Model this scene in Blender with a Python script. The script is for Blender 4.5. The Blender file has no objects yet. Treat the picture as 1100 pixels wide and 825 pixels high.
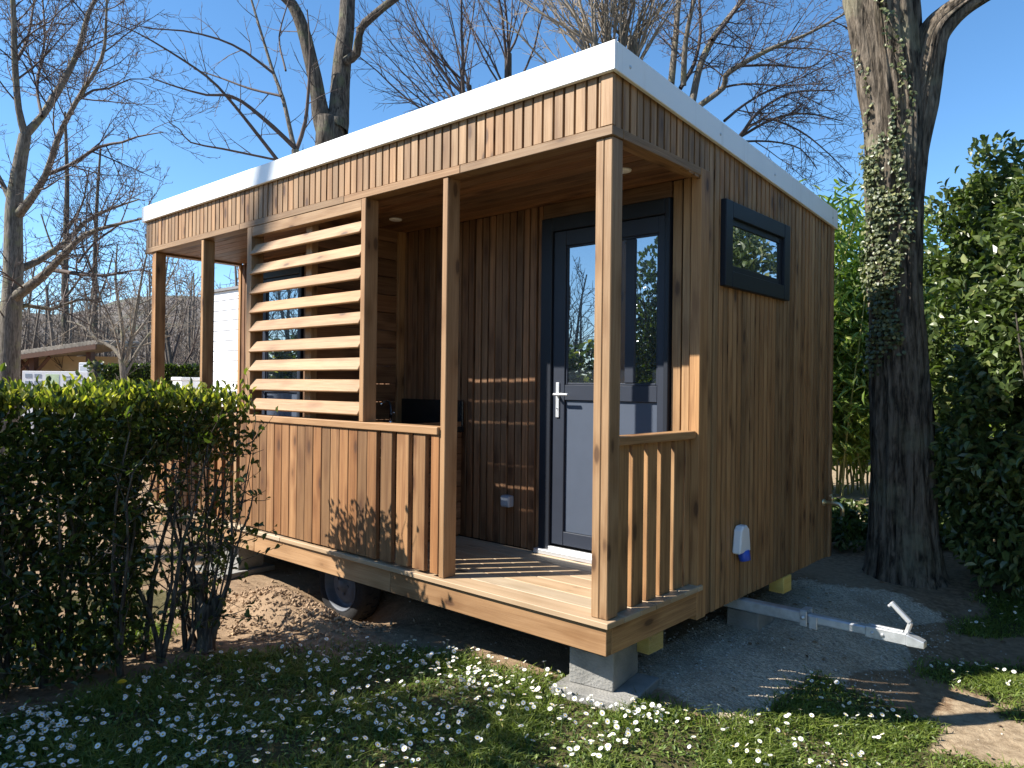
import bpy, math, random
import numpy as np
from mathutils import Vector, Matrix, noise

random.seed(11)
rng = np.random.default_rng(11)
S = bpy.context.scene
COL = S.collection
R = math.radians

# ------------------------------------------------------------------ camera frame
CAM = np.array([1.88515, -2.80263, 1.47972])
YAW, PITCH, ROLL, FPX = R(-41.41649), R(0.15011), R(0.68513), 798.338
_f = np.array([math.sin(YAW)*math.cos(PITCH), math.cos(YAW)*math.cos(PITCH), math.sin(PITCH)])
_r = np.array([math.cos(YAW), -math.sin(YAW), 0.0])
_u = np.cross(_r, _f)
RIGHT = math.cos(ROLL)*_r + math.sin(ROLL)*_u
UP = -math.sin(ROLL)*_r + math.cos(ROLL)*_u
FWD = _f

def at(px, py, depth):
    """world point seen at photo pixel (px,py), `depth` metres in front of the camera"""
    return CAM + depth*(FWD + RIGHT*((px-550.0)/FPX) + UP*((412.5-py)/FPX))

# ------------------------------------------------------------------ object helpers
def link(name, data, parent=None):
    o = bpy.data.objects.new(name, data)
    COL.objects.link(o)
    if parent is not None:
        o.parent = parent
    return o

def tag(o, label=None, cat=None, group=None, kind=None):
    if label: o['label'] = label
    if cat: o['category'] = cat
    if group: o['group'] = group
    if kind: o['kind'] = kind
    return o

def thing(name, label, cat, loc=(0, 0, 0), rz=0.0, group=None):
    o = link(name, None)
    o.location = loc
    o.rotation_euler = (0, 0, rz)
    return tag(o, label, cat, group)

class MB:
    """collects boxes, tubes and lathes into ONE mesh"""
    def __init__(s):
        s.v = []; s.f = []; s.uv = []; s.t = []; s.m = []; s.sm = []
    def face(s, idx, uv, tone, mi=0, smooth=False):
        s.f.append(idx); s.uv += uv; s.t.append(tone); s.m.append(mi); s.sm.append(smooth)
    def box(s, lo, hi, grain='z', tone=None, M=None, mi=0, taper=None):
        if tone is None: tone = random.random()
        b = len(s.v)
        g = 'xyz'.index(grain)
        o1, o2 = random.uniform(0, 50), random.uniform(0, 50)
        P = [(x, y, z) for x in (lo[0], hi[0]) for y in (lo[1], hi[1]) for z in (lo[2], hi[2])]
        for p in P:
            q = Vector(p)
            if taper: q = taper(q)
            s.v.append(tuple(M @ q) if M is not None else tuple(q))
        quads = [((0, 1, 3, 2), 0), ((4, 6, 7, 5), 0), ((0, 4, 5, 1), 1), ((2, 3, 7, 6), 1), ((0, 2, 6, 4), 2), ((1, 5, 7, 3), 2)]
        for q, ax in quads:
            if ax == g:
                a, c = [i for i in range(3) if i != g]
            else:
                a = g; c = [i for i in range(3) if i not in (g, ax)][0]
            uv = [(P[i][a]*(0.12 if ax == g else 1) + o1, P[i][c] + o2 + ax*0.37) for i in q]
            s.face([b+i for i in q], uv, tone, mi)
    def tube(s, pts, rad, n=8, tone=0.5, mi=0, cap=True, smooth=True):
        pts = [Vector(p) for p in pts]
        if not hasattr(rad, '__len__'): rad = [rad]*len(pts)
        b = len(s.v); k = len(pts)
        t0 = (pts[1]-pts[0]).normalized()
        ref = Vector((0, 0, 1)) if abs(t0.z) < 0.9 else Vector((1, 0, 0))
        a = t0.cross(ref).normalized()
        for i in range(k):
            t = (pts[min(i+1, k-1)]-pts[max(i-1, 0)]).normalized()
            a = (a - t*a.dot(t)).normalized(); c = t.cross(a)
            for j in range(n):
                th = 2*math.pi*j/n
                s.v.append(tuple(pts[i]+(a*math.cos(th)+c*math.sin(th))*rad[i]))
        for i in range(k-1):
            for j in range(n):
                j2 = (j+1) % n
                s.face([b+i*n+j, b+i*n+j2, b+(i+1)*n+j2, b+(i+1)*n+j], [(0, 0)]*4, tone, mi, smooth)
        if cap:
            s.face([b+j for j in range(n)][::-1], [(0, 0)]*n, tone, mi)
            s.face([b+(k-1)*n+j for j in range(n)], [(0, 0)]*n, tone, mi)
    def lathe(s, prof, M, n=32, tone=0.5, mi=0, smooth=True, closed=False):
        b = len(s.v); k = len(prof)
        for (r, z) in prof:
            for j in range(n):
                th = 2*math.pi*j/n
                s.v.append(tuple(M @ Vector((r*math.cos(th), r*math.sin(th), z))))
        for i in range(k if closed else k-1):
            i2 = (i+1) % k
            for j in range(n):
                j2 = (j+1) % n
                s.face([b+i*n+j, b+i*n+j2, b+i2*n+j2, b+i2*n+j], [(0, 0)]*4, tone, mi, smooth)
    def prism(s, poly, M, h, tone=0.5, mi=0):
        """polygon (x,y) list extruded along z by h"""
        b = len(s.v); n = len(poly)
        for z in (0, h):
            for (x, y) in poly: s.v.append(tuple(M @ Vector((x, y, z))))
        s.face(list(range(b, b+n))[::-1], [(0, 0)]*n, tone, mi)
        s.face(list(range(b+n, b+2*n)), [(0, 0)]*n, tone, mi)
        for j in range(n):
            j2 = (j+1) % n
            s.face([b+j, b+j2, b+n+j2, b+n+j], [(0, 0)]*4, tone, mi)
    def build(s, name, mats, parent=None, bevel=0.0, seg=1, loc=None):
        me = bpy.data.meshes.new(name)
        me.from_pydata(s.v, [], s.f)
        uvl = me.uv_layers.new(name='grain')
        uvl.data.foreach_set('uv', np.array(s.uv, dtype=np.float32).ravel())
        a = me.attributes.new('tone', 'FLOAT', 'FACE')
        a.data.foreach_set('value', np.array(s.t, dtype=np.float32))
        if not isinstance(mats, (list, tuple)): mats = [mats]
        for m in mats: me.materials.append(m)
        me.polygons.foreach_set('material_index', np.array(s.m, dtype=np.int32))
        me.polygons.foreach_set('use_smooth', np.array(s.sm, dtype=bool))
        me.update()
        o = link(name, me, parent)
        if loc is not None: o.location = loc
        if bevel:
            md = o.modifiers.new('Bevel', 'BEVEL')
            md.width = bevel; md.segments = seg; md.limit_method = 'ANGLE'; md.angle_limit = R(40)
        return o

def raw_mesh(name, V, F, tone, mats, parent=None, smooth=False, mi=None):
    """fast mesh from arrays: V (n,3), F (m,k) of one polygon size"""
    V = np.asarray(V, dtype=np.float32); F = np.asarray(F, dtype=np.int32)
    me = bpy.data.meshes.new(name)
    m, k = F.shape
    me.vertices.add(len(V)); me.vertices.foreach_set('co', V.ravel())
    me.loops.add(m*k); me.loops.foreach_set('vertex_index', F.ravel())
    me.polygons.add(m)
    me.polygons.foreach_set('loop_start', np.arange(0, m*k, k, dtype=np.int32))
    if not isinstance(mats, (list, tuple)): mats = [mats]
    for x in mats: me.materials.append(x)
    me.polygons.foreach_set('use_smooth', np.full(m, smooth, dtype=bool))
    if mi is not None: me.polygons.foreach_set('material_index', np.asarray(mi, dtype=np.int32))
    me.update(calc_edges=True)
    a = me.attributes.new('tone', 'FLOAT', 'FACE')
    a.data.foreach_set('value', np.asarray(tone, dtype=np.float32))
    return link(name, me, parent)

# ------------------------------------------------------------------ materials
class NT:
    def __init__(s, name):
        s.m = bpy.data.materials.new(name); s.m.use_nodes = True
        s.t = s.m.node_tree; s.t.nodes.clear()
        s.out = s.n('ShaderNodeOutputMaterial')
    def n(s, ty, **kw):
        x = s.t.nodes.new(ty)
        for k, v in kw.items(): setattr(x, k, v)
        return x
    def l(s, a, b): s.t.links.new(a, b)
    def setin(s, node, key, val):
        if hasattr(val, 'is_linked'): s.l(val, node.inputs[key])
        else: node.inputs[key].default_value = val
    def math(s, op, a, b=0.0, c=None, clamp=False):
        x = s.n('ShaderNodeMath', operation=op); x.use_clamp = clamp
        s.setin(x, 0, a); s.setin(x, 1, b)
        if c is not None: s.setin(x, 2, c)
        return x.outputs[0]
    def mix(s, fac, a, b, mode='MIX'):
        x = s.n('ShaderNodeMix', data_type='RGBA', blend_type=mode)
        s.setin(x, 0, fac)
        for key, val in ((6, a), (7, b)):
            if hasattr(val, 'is_linked'): s.l(val, x.inputs[key])
            else: x.inputs[key].default_value = (*val, 1) if len(val) == 3 else val
        return x.outputs[2]
    def noise(s, vec, scale, detail=4, rough=0.55, dist=0.0):
        x = s.n('ShaderNodeTexNoise')
        if vec is not None: s.l(vec, x.inputs['Vector'])
        x.inputs['Scale'].default_value = scale; x.inputs['Detail'].default_value = detail
        x.inputs['Roughness'].default_value = rough; x.inputs['Distortion'].default_value = dist
        return x.outputs['Fac']
    def maprange(s, v, a, b, c=0.0, d=1.0, smooth=True):
        x = s.n('ShaderNodeMapRange', interpolation_type='SMOOTHSTEP' if smooth else 'LINEAR')
        s.setin(x, 0, v)
        for i, q in zip((1, 2, 3, 4), (a, b, c, d)): x.inputs[i].default_value = q
        return x.outputs[0]
    def mapping(s, vec, scale=(1, 1, 1), loc=(0, 0, 0), rot=(0, 0, 0)):
        x = s.n('ShaderNodeMapping')
        s.l(vec, x.inputs[0]); x.inputs['Scale'].default_value = scale
        x.inputs['Location'].default_value = loc; x.inputs['Rotation'].default_value = rot
        return x.outputs[0]
    def obj(s): return s.n('ShaderNodeTexCoord').outputs['Object']
    def geo(s): return s.n('ShaderNodeNewGeometry').outputs['Position']
    def attr(s, name, out='Fac'):
        x = s.n('ShaderNodeAttribute'); x.attribute_name = name
        return x.outputs[out]
    def bump(s, h, strength=0.3, dist=0.01):
        x = s.n('ShaderNodeBump'); s.l(h, x.inputs['Height'])
        x.inputs['Strength'].default_value = strength; x.inputs['Distance'].default_value = dist
        return x.outputs[0]
    def bsdf(s, col, rough=0.6, bump=None, **kw):
        b = s.n('ShaderNodeBsdfPrincipled')
        if hasattr(col, 'is_linked'): s.l(col, b.inputs['Base Color'])
        else: b.inputs['Base Color'].default_value = (*col, 1)
        s.setin(b, 'Roughness', rough)
        if bump is not None: s.l(bump, b.inputs['Normal'])
        for k, v in kw.items(): s.setin(b, k.replace('_', ' '), v)
        return b
    def fin(s, sh):
        s.l(sh.outputs[0] if hasattr(sh, 'outputs') else sh, s.out.inputs[0])
        return s.m

def plain(name, col, rough=0.5, metal=0.0, nscale=30, var=0.15, bump=0.1, spec=0.5):
    t = NT(name); o = t.obj()
    n1 = t.noise(o, nscale, 5); n2 = t.noise(o, nscale*0.17, 3)
    f = t.math('ADD', t.math('MULTIPLY', n1, 0.5), t.math('MULTIPLY', n2, 0.5))
    c = t.mix(t.maprange(f, 0.3, 0.7), tuple(x*(1-var) for x in col), tuple(min(1, x*(1+var)) for x in col))
    return t.fin(t.bsdf(c, rough, t.bump(n1, bump, 0.004), Metallic=metal, Specular_IOR_Level=spec))

def wood(name, light, dark, knot=(0.055, 0.025, 0.012), tonevar=0.5, rough=0.6, warm=(1.0, 0.82, 0.66)):
    t = NT(name)
    uvn = t.n('ShaderNodeUVMap'); uvn.uv_map = 'grain'; uv = uvn.outputs[0]
    tone = t.attr('tone')
    g1 = t.noise(t.mapping(uv, (1.1, 32, 1)), 1.0, 5, 0.6, 0.8)      # broad growth bands
    g2 = t.noise(t.mapping(uv, (5, 240, 1)), 1.0, 3, 0.6)            # fibres
    big = t.noise(t.mapping(uv, (1.7, 5, 1)), 1.0, 3, 0.5)           # blotchy oil / weather
    vo = t.n('ShaderNodeTexVoronoi'); vo.inputs['Scale'].default_value = 1.0
    t.l(t.mapping(uv, (3.4, 8.5, 1)), vo.inputs['Vector'])
    kd = t.math('ADD', vo.outputs['Distance'], t.math('MULTIPLY', t.math('SUBTRACT', g1, 0.5), 0.12))
    kn = t.maprange(kd, 0.085, 0.19, 1.0, 0.0)
    halo = t.maprange(kd, 0.12, 0.48, 1.0, 0.0)
    f = t.math('ADD', t.math('MULTIPLY', g1, 0.62), t.math('MULTIPLY', g2, 0.38))
    f = t.math('ADD', f, t.math('MULTIPLY', halo, 0.15))
    c = t.mix(t.maprange(f, 0.34, 0.70), light, dark)
    # board-to-board difference and blotches
    tv = t.maprange(tone, 0, 1, 1.0-tonevar*0.55, 1.0+tonevar*0.35, False)
    cc = t.n('ShaderNodeCombineColor'); [t.l(tv, cc.inputs[i]) for i in range(3)]
    c = t.mix(1.0, c, cc.outputs[0], 'MULTIPLY')
    wf = t.math('MULTIPLY', t.maprange(t.math('FRACT', t.math('MULTIPLY', tone, 7.31)), 0.2, 1.0), 0.75)
    c = t.mix(wf, c, (*warm, 1), 'MULTIPLY')
    bl = t.maprange(big, 0.35, 0.7, 0.92, 1.07)
    cb = t.n('ShaderNodeCombineColor'); [t.l(bl, cb.inputs[i]) for i in range(3)]
    c = t.mix(1.0, c, cb.outputs[0], 'MULTIPLY')
    c = t.mix(t.math('MULTIPLY', kn, 0.8), c, knot)
    bp = t.bump(t.math('SUBTRACT', f, t.math('MULTIPLY', kn, 0.4)), 0.35, 0.002)
    return t.fin(t.bsdf(c, t.maprange(g2, 0.3, 0.7, rough-0.08, rough+0.1), bp, Specular_IOR_Level=0.35))

W_PALE = wood('pale_larch', (0.320, 0.205, 0.112), (0.205, 0.116, 0.055), warm=(1.0, 0.88, 0.76))
W_WARM = wood('oiled_boards', (0.285, 0.158, 0.072), (0.150, 0.070, 0.029), tonevar=0.65, warm=(1.0, 0.80, 0.62))
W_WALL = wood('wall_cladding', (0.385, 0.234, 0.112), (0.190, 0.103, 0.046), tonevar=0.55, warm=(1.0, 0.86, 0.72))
W_PORCH_SHADE = wood('cladding_shade_tint', (0.235, 0.130, 0.068), (0.100, 0.050, 0.025), tonevar=0.6, warm=(1.0, 0.84, 0.70))  # same wood as the wall cladding, porch shade darkened and reddened into its colour
W_DECK = wood('deck_boards', (0.40, 0.322, 0.228), (0.31, 0.236, 0.155), tonevar=0.2)
W_BLOCK = wood('packing_timber', (0.80, 0.56, 0.16), (0.66, 0.43, 0.10), tonevar=0.15)
W_DARK = plain('dark_membrane', (0.020, 0.015, 0.011), 0.9)

def _white():
    t = NT('white_flashing'); o = t.obj()
    st = t.noise(t.mapping(o, (22, 22, 1.2)), 1.0, 4, 0.6); bl = t.noise(o, 2.2, 3)
    c = t.mix(t.maprange(st, 0.52, 0.75, 0, 0.5), (0.80, 0.80, 0.785), (0.66, 0.645, 0.61))
    c = t.mix(t.maprange(bl, 0.5, 0.7, 0, 0.35), c, (0.72, 0.715, 0.70))
    return t.fin(t.bsdf(c, 0.42, t.bump(bl, 0.12, 0.01)))
WHITE = _white()
ANTH = plain('anthracite_lacquer', (0.022, 0.027, 0.040), 0.45, nscale=12, var=0.06, bump=0.02, spec=0.3)
ANTHD = plain('anthracite_frame', (0.012, 0.015, 0.022), 0.45, nscale=12, var=0.06, bump=0.02, spec=0.3)
PANEL = plain('satin_grey_panel', (0.055, 0.069, 0.098), 0.42, nscale=14, var=0.05, bump=0.02)
GALV = plain('galvanised_steel', (0.56, 0.58, 0.60), 0.48, 0.75, nscale=26, var=0.2, bump=0.12)
ALU = plain('aluminium', (0.66, 0.67, 0.69), 0.42, 0.7, nscale=40, var=0.06, bump=0.03)
CHROME = plain('chrome', (0.8, 0.8, 0.82), 0.08, 1.0, nscale=5, var=0.02, bump=0.0)
BRASS = plain('brass', (0.66, 0.56, 0.36), 0.35, 0.9, nscale=30, var=0.15)
CONC = None
def _conc():
    t = NT('concrete'); o = t.obj()
    n1 = t.noise(o, 90, 6, 0.7); n2 = t.noise(o, 6, 4)
    v = t.n('ShaderNodeTexVoronoi'); v.inputs['Scale'].default_value = 70; t.l(o, v.inputs['Vector'])
    c = t.mix(t.maprange(n2, 0.3, 0.7), (0.165, 0.162, 0.152), (0.255, 0.248, 0.232))
    c = t.mix(t.maprange(n1, 0.55, 0.75, 0, 0.6), c, (0.16, 0.16, 0.155))
    h = t.math('ADD', n1, t.math('MULTIPLY', v.outputs['Distance'], 0.5))
    return t.fin(t.bsdf(c, 0.9, t.bump(h, 0.8, 0.006)))
CONC = _conc()
RUBBER = plain('tyre_rubber', (0.017, 0.017, 0.018), 0.9, nscale=60, var=0.3, bump=0.3, spec=0.2)
RIMP = plain('rim_paint', (0.085, 0.095, 0.115), 0.6, 0.1, nscale=25, var=0.25, bump=0.05)
BLACK = plain('black_laminate', (0.012, 0.012, 0.013), 0.25, nscale=20, var=0.1, bump=0.03)
PLASTIC = plain('white_plastic', (0.74, 0.75, 0.77), 0.4, nscale=8, var=0.03, bump=0.02)
BLUEP = plain('blue_plastic', (0.02, 0.07, 0.42), 0.4, nscale=8, var=0.08, bump=0.02)
GREYP = plain('grey_plastic', (0.26, 0.30, 0.36), 0.45, nscale=8, var=0.04, bump=0.02)
INK = plain('printed_ink', (0.10, 0.11, 0.13), 0.6)

def glass_mat(name, tint, refl=0.45):
    t = NT(name)
    lw = t.n('ShaderNodeLayerWeight'); lw.inputs['Blend'].default_value = 0.35
    o = t.obj()
    g = t.n('ShaderNodeBsdfGlossy'); g.inputs['Roughness'].default_value = 0.0
    g.inputs['Color'].default_value = (0.92, 0.95, 1.0, 1)
    t.l(t.bump(t.noise(o, 1.6, 1), 0.02, 0.02), g.inputs['Normal'])
    d = t.bsdf(tint, 0.2)
    m = t.n('ShaderNodeMixShader')
    t.l(t.math('ADD', t.math('MULTIPLY', lw.outputs['Fresnel'], 0.6), refl-0.1, clamp=True), m.inputs[0])
    t.l(d.outputs[0], m.inputs[1]); t.l(g.outputs[0], m.inputs[2])
    return t.fin(m)
GLASS = glass_mat('door_glass', (0.014, 0.018, 0.024), 0.40)
GLASSW = glass_mat('window_glass', (0.020, 0.028, 0.026), 0.45)
def _clear():
    t = NT('clear_plastic')
    tr = t.n('ShaderNodeBsdfTransparent'); tr.inputs[0].default_value = (0.93, 0.95, 0.95, 1)
    g = t.n('ShaderNodeBsdfGlossy'); g.inputs['Roughness'].default_value = 0.06
    m = t.n('ShaderNodeMixShader'); m.inputs[0].default_value = 0.10
    t.l(tr.outputs[0], m.inputs[1]); t.l(g.outputs[0], m.inputs[2])
    return t.fin(m)
CLEAR = _clear()

def leafmat(name, c0, c1, c2=None, trans=0.35, rough=0.38, tcol=None):
    t = NT(name)
    tone = t.attr('tone')
    c = t.mix(t.maprange(tone, 0.0, 1.0, smooth=False), c0, c1)
    if c2 is not None:
        c = t.mix(t.maprange(tone, 0.86, 0.97), c, c2)
    b = t.bsdf(c, rough, Specular_IOR_Level=0.5)
    tl = t.n('ShaderNodeBsdfTranslucent')
    t.l(t.mix(1.0, c, (*(tcol or (1.6, 1.9, 0.6)), 1), 'MULTIPLY'), tl.inputs[0])
    m = t.n('ShaderNodeMixShader'); m.inputs[0].default_value = trans
    t.l(b.outputs[0], m.inputs[1]); t.l(tl.outputs[0], m.inputs[2])
    return t.fin(m)
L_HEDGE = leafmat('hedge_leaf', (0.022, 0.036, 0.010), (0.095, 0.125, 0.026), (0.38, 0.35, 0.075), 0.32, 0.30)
L_SHRUB = leafmat('laurel_leaf', (0.030, 0.050, 0.014), (0.115, 0.155, 0.045), (0.21, 0.23, 0.09), 0.22, 0.36)
L_BAMB = leafmat('bamboo_leaf', (0.095, 0.150, 0.030), (0.27, 0.35, 0.085), (0.38, 0.41, 0.13), 0.35, 0.45)
L_IVY = leafmat('ivy_leaf', (0.040, 0.055, 0.022), (0.135, 0.150, 0.062), (0.21, 0.21, 0.09), 0.15, 0.42)
L_GRASS = leafmat('grass_blade', (0.055, 0.085, 0.014), (0.195, 0.245, 0.045), (0.32, 0.28, 0.11), 0.35, 0.5)
L_CLOV = leafmat('lawn_leaf', (0.050, 0.085, 0.015), (0.175, 0.240, 0.050), (0.26, 0.28, 0.07), 0.28, 0.5)

def bark(name, c0, c1, sc=1.0, moss=None, bump=0.8):
    t = NT(name); o = t.obj()
    v = t.mapping(o, (9*sc, 9*sc, 1.4*sc))
    n1 = t.noise(v, 2.2, 6, 0.65, 0.6); n2 = t.noise(o, 3*sc, 4); n3 = t.noise(t.mapping(o, (40*sc, 40*sc, 9*sc)), 1.0, 4)
    f = t.math('ADD', t.math('MULTIPLY', n1, 0.7), t.math('MULTIPLY', n3, 0.3))
    c = t.mix(t.maprange(f, 0.36, 0.64), c0, c1)
    if moss: c = t.mix(t.maprange(n2, 0.52, 0.68, 0, 0.7), c, moss)
    return t.fin(t.bsdf(c, 0.9, t.bump(f, bump, 0.05), Specular_IOR_Level=0.2))
B_BIG = bark('deeply_ridged_bark', (0.014, 0.011, 0.008), (0.185, 0.150, 0.115), 1.0, (0.19, 0.175, 0.12), 1.0)
B_GREY = bark('grey_bark', (0.030, 0.025, 0.021), (0.15, 0.128, 0.105), 1.6, (0.12, 0.13, 0.075))
B_PALE = bark('pale_bark', (0.075, 0.065, 0.052), (0.23, 0.20, 0.165), 2.2, (0.20, 0.19, 0.11), 0.5)
B_TWIG = plain('twig_bark', (0.070, 0.050, 0.043), 0.85, nscale=6, var=0.35)
B_TWIGP = plain('pale_twig_bark', (0.20, 0.165, 0.125), 0.85, nscale=6, var=0.3)
B_WOOD = plain('far_wood_bark', (0.115, 0.095, 0.078), 0.9, nscale=1.5, var=0.4)

# ------------------------------------------------------------------ ground shape
def sst(a, b, x):
    t = np.clip((x-a)/(b-a), 0, 1); return t*t*(3-2*t)
def gz(x, y):
    x = np.asarray(x, dtype=float); y = np.asarray(y, dtype=float)
    s = sst(0.05, 1.1, x+0.28*np.maximum(0, -y-0.4))*(1-sst(2.3, 4.3, y))
    z = -0.16*s
    z = z - 0.19*np.exp(-(((x+2.33)/0.40)**2+((y-0.30)/0.20)**2))
    z = z + 0.15*np.exp(-(((x+2.42)/0.34)**2+((y+0.20)/0.17)**2))
    z = z + 0.07*np.exp(-(((x+1.98)/0.22)**2+((y+0.16)/0.12)**2))
    z = z + 0.30*sst(5, 30, np.hypot(x, y-2))*sst(2, 9, y-0.4*np.abs(x))*0
    return z

HOOKS = {}

# ------------------------------------------------------------------ ground sheet
def ground():
    def axis(lo, hi, st, far):
        a = list(np.arange(lo, hi+1e-6, st)); s = st
        p = hi
        while p < far: s *= 1.35; p += s; a.append(p)
        s = st; p = lo; pre = []
        while p > -far: s *= 1.35; p -= s; pre.append(p)
        return np.array(pre[::-1]+a)
    xs = axis(-4.6, 3.2, 0.035, 900); ys = axis(-3.6, 4.6, 0.035, 900)
    X, Y = np.meshgrid(xs, ys)
    Z = gz(X, Y)
    fine = (X > -4.7) & (X < 3.3) & (Y > -3.7) & (Y < 4.7)
    mh = np.exp(-(((X+2.30)/0.62)**2+((Y+0.16)/0.36)**2))          # loose soil heap
    nx, ny = X.shape
    bumps = np.zeros_like(X)
    for i in range(nx):
        for j in range(ny):
            if fine[i, j]:
                p = Vector((X[i, j], Y[i, j], 0))
                b = 0.016*noise.noise(p*2.3)+0.009*noise.noise(p*7.1)+0.004*noise.noise(p*19)
                if mh[i, j] > 0.05:
                    b += mh[i, j]*(0.045*abs(noise.noise(p*9.0))+0.03*noise.noise(p*17))
                bumps[i, j] = b
    Z = Z+bumps
    V = np.stack([X, Y, Z], -1).reshape(-1, 3)
    idx = np.arange(nx*ny).reshape(nx, ny)
    F = np.stack([idx[:-1, :-1], idx[:-1, 1:], idx[1:, 1:], idx[1:, :-1]], -1).reshape(-1, 4)
    # material masks (what lies there): gravel, lawn soil, sand
    def wob(X, Y, s, k):
        return k*np.sin(X*s+1.3)*np.cos(Y*s*1.2+0.4)
    GX = X+wob(X, Y, 5, 0.10); GY = Y+wob(Y, X, 6, 0.10)
    grav = sst(-0.35, -0.2, GX)*(1-sst(0.62, 0.74, GX+0.30*np.maximum(0, 1.0-GY)))*sst(0.30, 0.46, GY)*(1-sst(2.9, 3.3, GY))
    grav = np.maximum(grav, sst(0.82, 0.9, GX-0.3*(GY-2.2))*sst(2.15, 2.3, GY)*(1-sst(2.5, 2.6, GY))*sst(1.0, 1.2, GX))
    lawn = lawn_density(X, Y)
    sand = sst(0.78, 0.95, GX-0.1*GY)*(1-sst(1.75, 2.0, GY))
    sand = np.maximum(sand, sst(5.5, 7, Y)*(1-sst(11, 12, Y))*sst(-4, -3, X))
    o = raw_mesh('ground', V, F, np.zeros(len(F)), M_GROUND, smooth=True)
    a = o.data.attributes.new('mask', 'FLOAT_COLOR', 'POINT')
    C = np.stack([grav, np.clip(lawn*1.4, 0, 1), sand, np.ones_like(sand)], -1).reshape(-1, 4).astype(np.float32)
    a.data.foreach_set('color', C.ravel())
    tag(o, kind='structure')

def lawn_density(X, Y):
    n = 0.5+0.5*np.sin(X*4.1+np.sin(Y*3.3))*np.cos(Y*4.7+np.sin(X*2.9))
    yb = -0.12+0.44*sst(-1.7, 0.0, X)+0.24*sst(0.15, 0.5, X)-0.06*np.sin(X*7)
    a = (1-sst(yb-0.12, yb+0.06, Y))*(1-sst(0.75, 1.1, X+0.25*np.minimum(0, Y)))
    a = a*sst(-2.05, -1.75, X+0.30*np.clip(Y+0.9, -2, 0.0)*0-0.45*np.clip(Y+0.9, 0, 0.8))
    a = a*(1-0.85*np.exp(-(((X+1.55)/0.35)**2+((Y+0.35)/0.22)**2)))
    b = 0.95*sst(0.40, 0.55, X)*(1-sst(1.02, 1.12, X))*sst(0.45, 0.6, Y)*(1-sst(1.25, 1.4, Y))
    c = 0.85*sst(0.75, 0.95, X)*sst(1.75, 2.1, Y)*(1-sst(3.6, 4.2, Y))*sst(0.25, 0.6, n)
    d = 0.75*sst(0.95, 1.15, X)*(1-sst(0.98, 1.12, Y))*sst(0.35, 0.6, n)
    e = 0.8*np.exp(-(((X-1.32)/0.10)**2+((Y-1.72)/0.10)**2))
    f = 0.7*(1-sst(-2.6, -2.3, X))*sst(-2.4, -2.0, Y)*(1-sst(-0.6, -0.2, Y))*sst(0.35, 0.7, n)
    return np.clip(np.maximum.reduce([a*(0.55+0.45*sst(0.1, 0.5, n)), b, c, d, e, f]), 0, 1)

def _ground_mat():
    t = NT('ground'); p = t.geo()
    mk = t.n('ShaderNodeAttribute'); mk.attribute_name = 'mask'
    sp = t.n('ShaderNodeSeparateColor'); t.l(mk.outputs['Color'], sp.inputs[0])
    n1 = t.noise(p, 2.0, 5); n2 = t.noise(p, 22, 6, 0.65); n3 = t.noise(p, 120, 4, 0.7)
    soil = t.mix(t.maprange(n2, 0.3, 0.7), (0.135, 0.085, 0.050), (0.31, 0.215, 0.135))
    soil = t.mix(t.maprange(n1, 0.35, 0.65, 0, 0.7), soil, (0.26, 0.185, 0.12))
    lawn = t.mix(t.maprange(n2, 0.35, 0.65), (0.055, 0.050, 0.022), (0.10, 0.085, 0.040))
    sand = t.mix(t.maprange(n2, 0.3, 0.7), (0.21, 0.155, 0.10), (0.36, 0.28, 0.19))
    v = t.n('ShaderNodeTexVoronoi'); v.inputs['Scale'].default_value = 85; t.l(p, v.inputs['Vector'])
    vs = t.n('ShaderNodeSeparateColor'); t.l(v.outputs['Color'], vs.inputs[0])
    grav = t.mix(vs.outputs[0], (0.32, 0.262, 0.195), (0.72, 0.595, 0.445))
    grav = t.mix(t.maprange(n1, 0.4, 0.7, 0, 0.6), grav, (0.25, 0.205, 0.15))
    edge = t.math('MULTIPLY', t.math('SUBTRACT', n2, 0.5), 0.9)
    def m(i): return t.maprange(t.math('ADD', sp.outputs[i], edge), 0.35, 0.65)
    c = t.mix(m(2), soil, sand)
    c = t.mix(m(0), c, grav)
    c = t.mix(m(1), c, lawn)
    c = t.mix(t.maprange(n3, 0.6, 0.75, 0, 0.5), c, (0.10, 0.075, 0.05))
    h = t.math('ADD', t.math('MULTIPLY', n2, 0.7), t.math('MULTIPLY', n3, 0.5))
    h = t.math('SUBTRACT', h, t.math('MULTIPLY', t.math('MULTIPLY', v.outputs['Distance'], m(0)), 0.9))
    return t.fin(t.bsdf(c, 0.95, t.bump(h, 0.9, 0.014), Specular_IOR_Level=0.15))
M_GROUND = _ground_mat()
ground()

def ground_z(x, y):
    p = Vector((x, y, 0))
    return float(gz(x, y))+0.016*noise.noise(p*2.3)+0.009*noise.noise(p*7.1)

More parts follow.
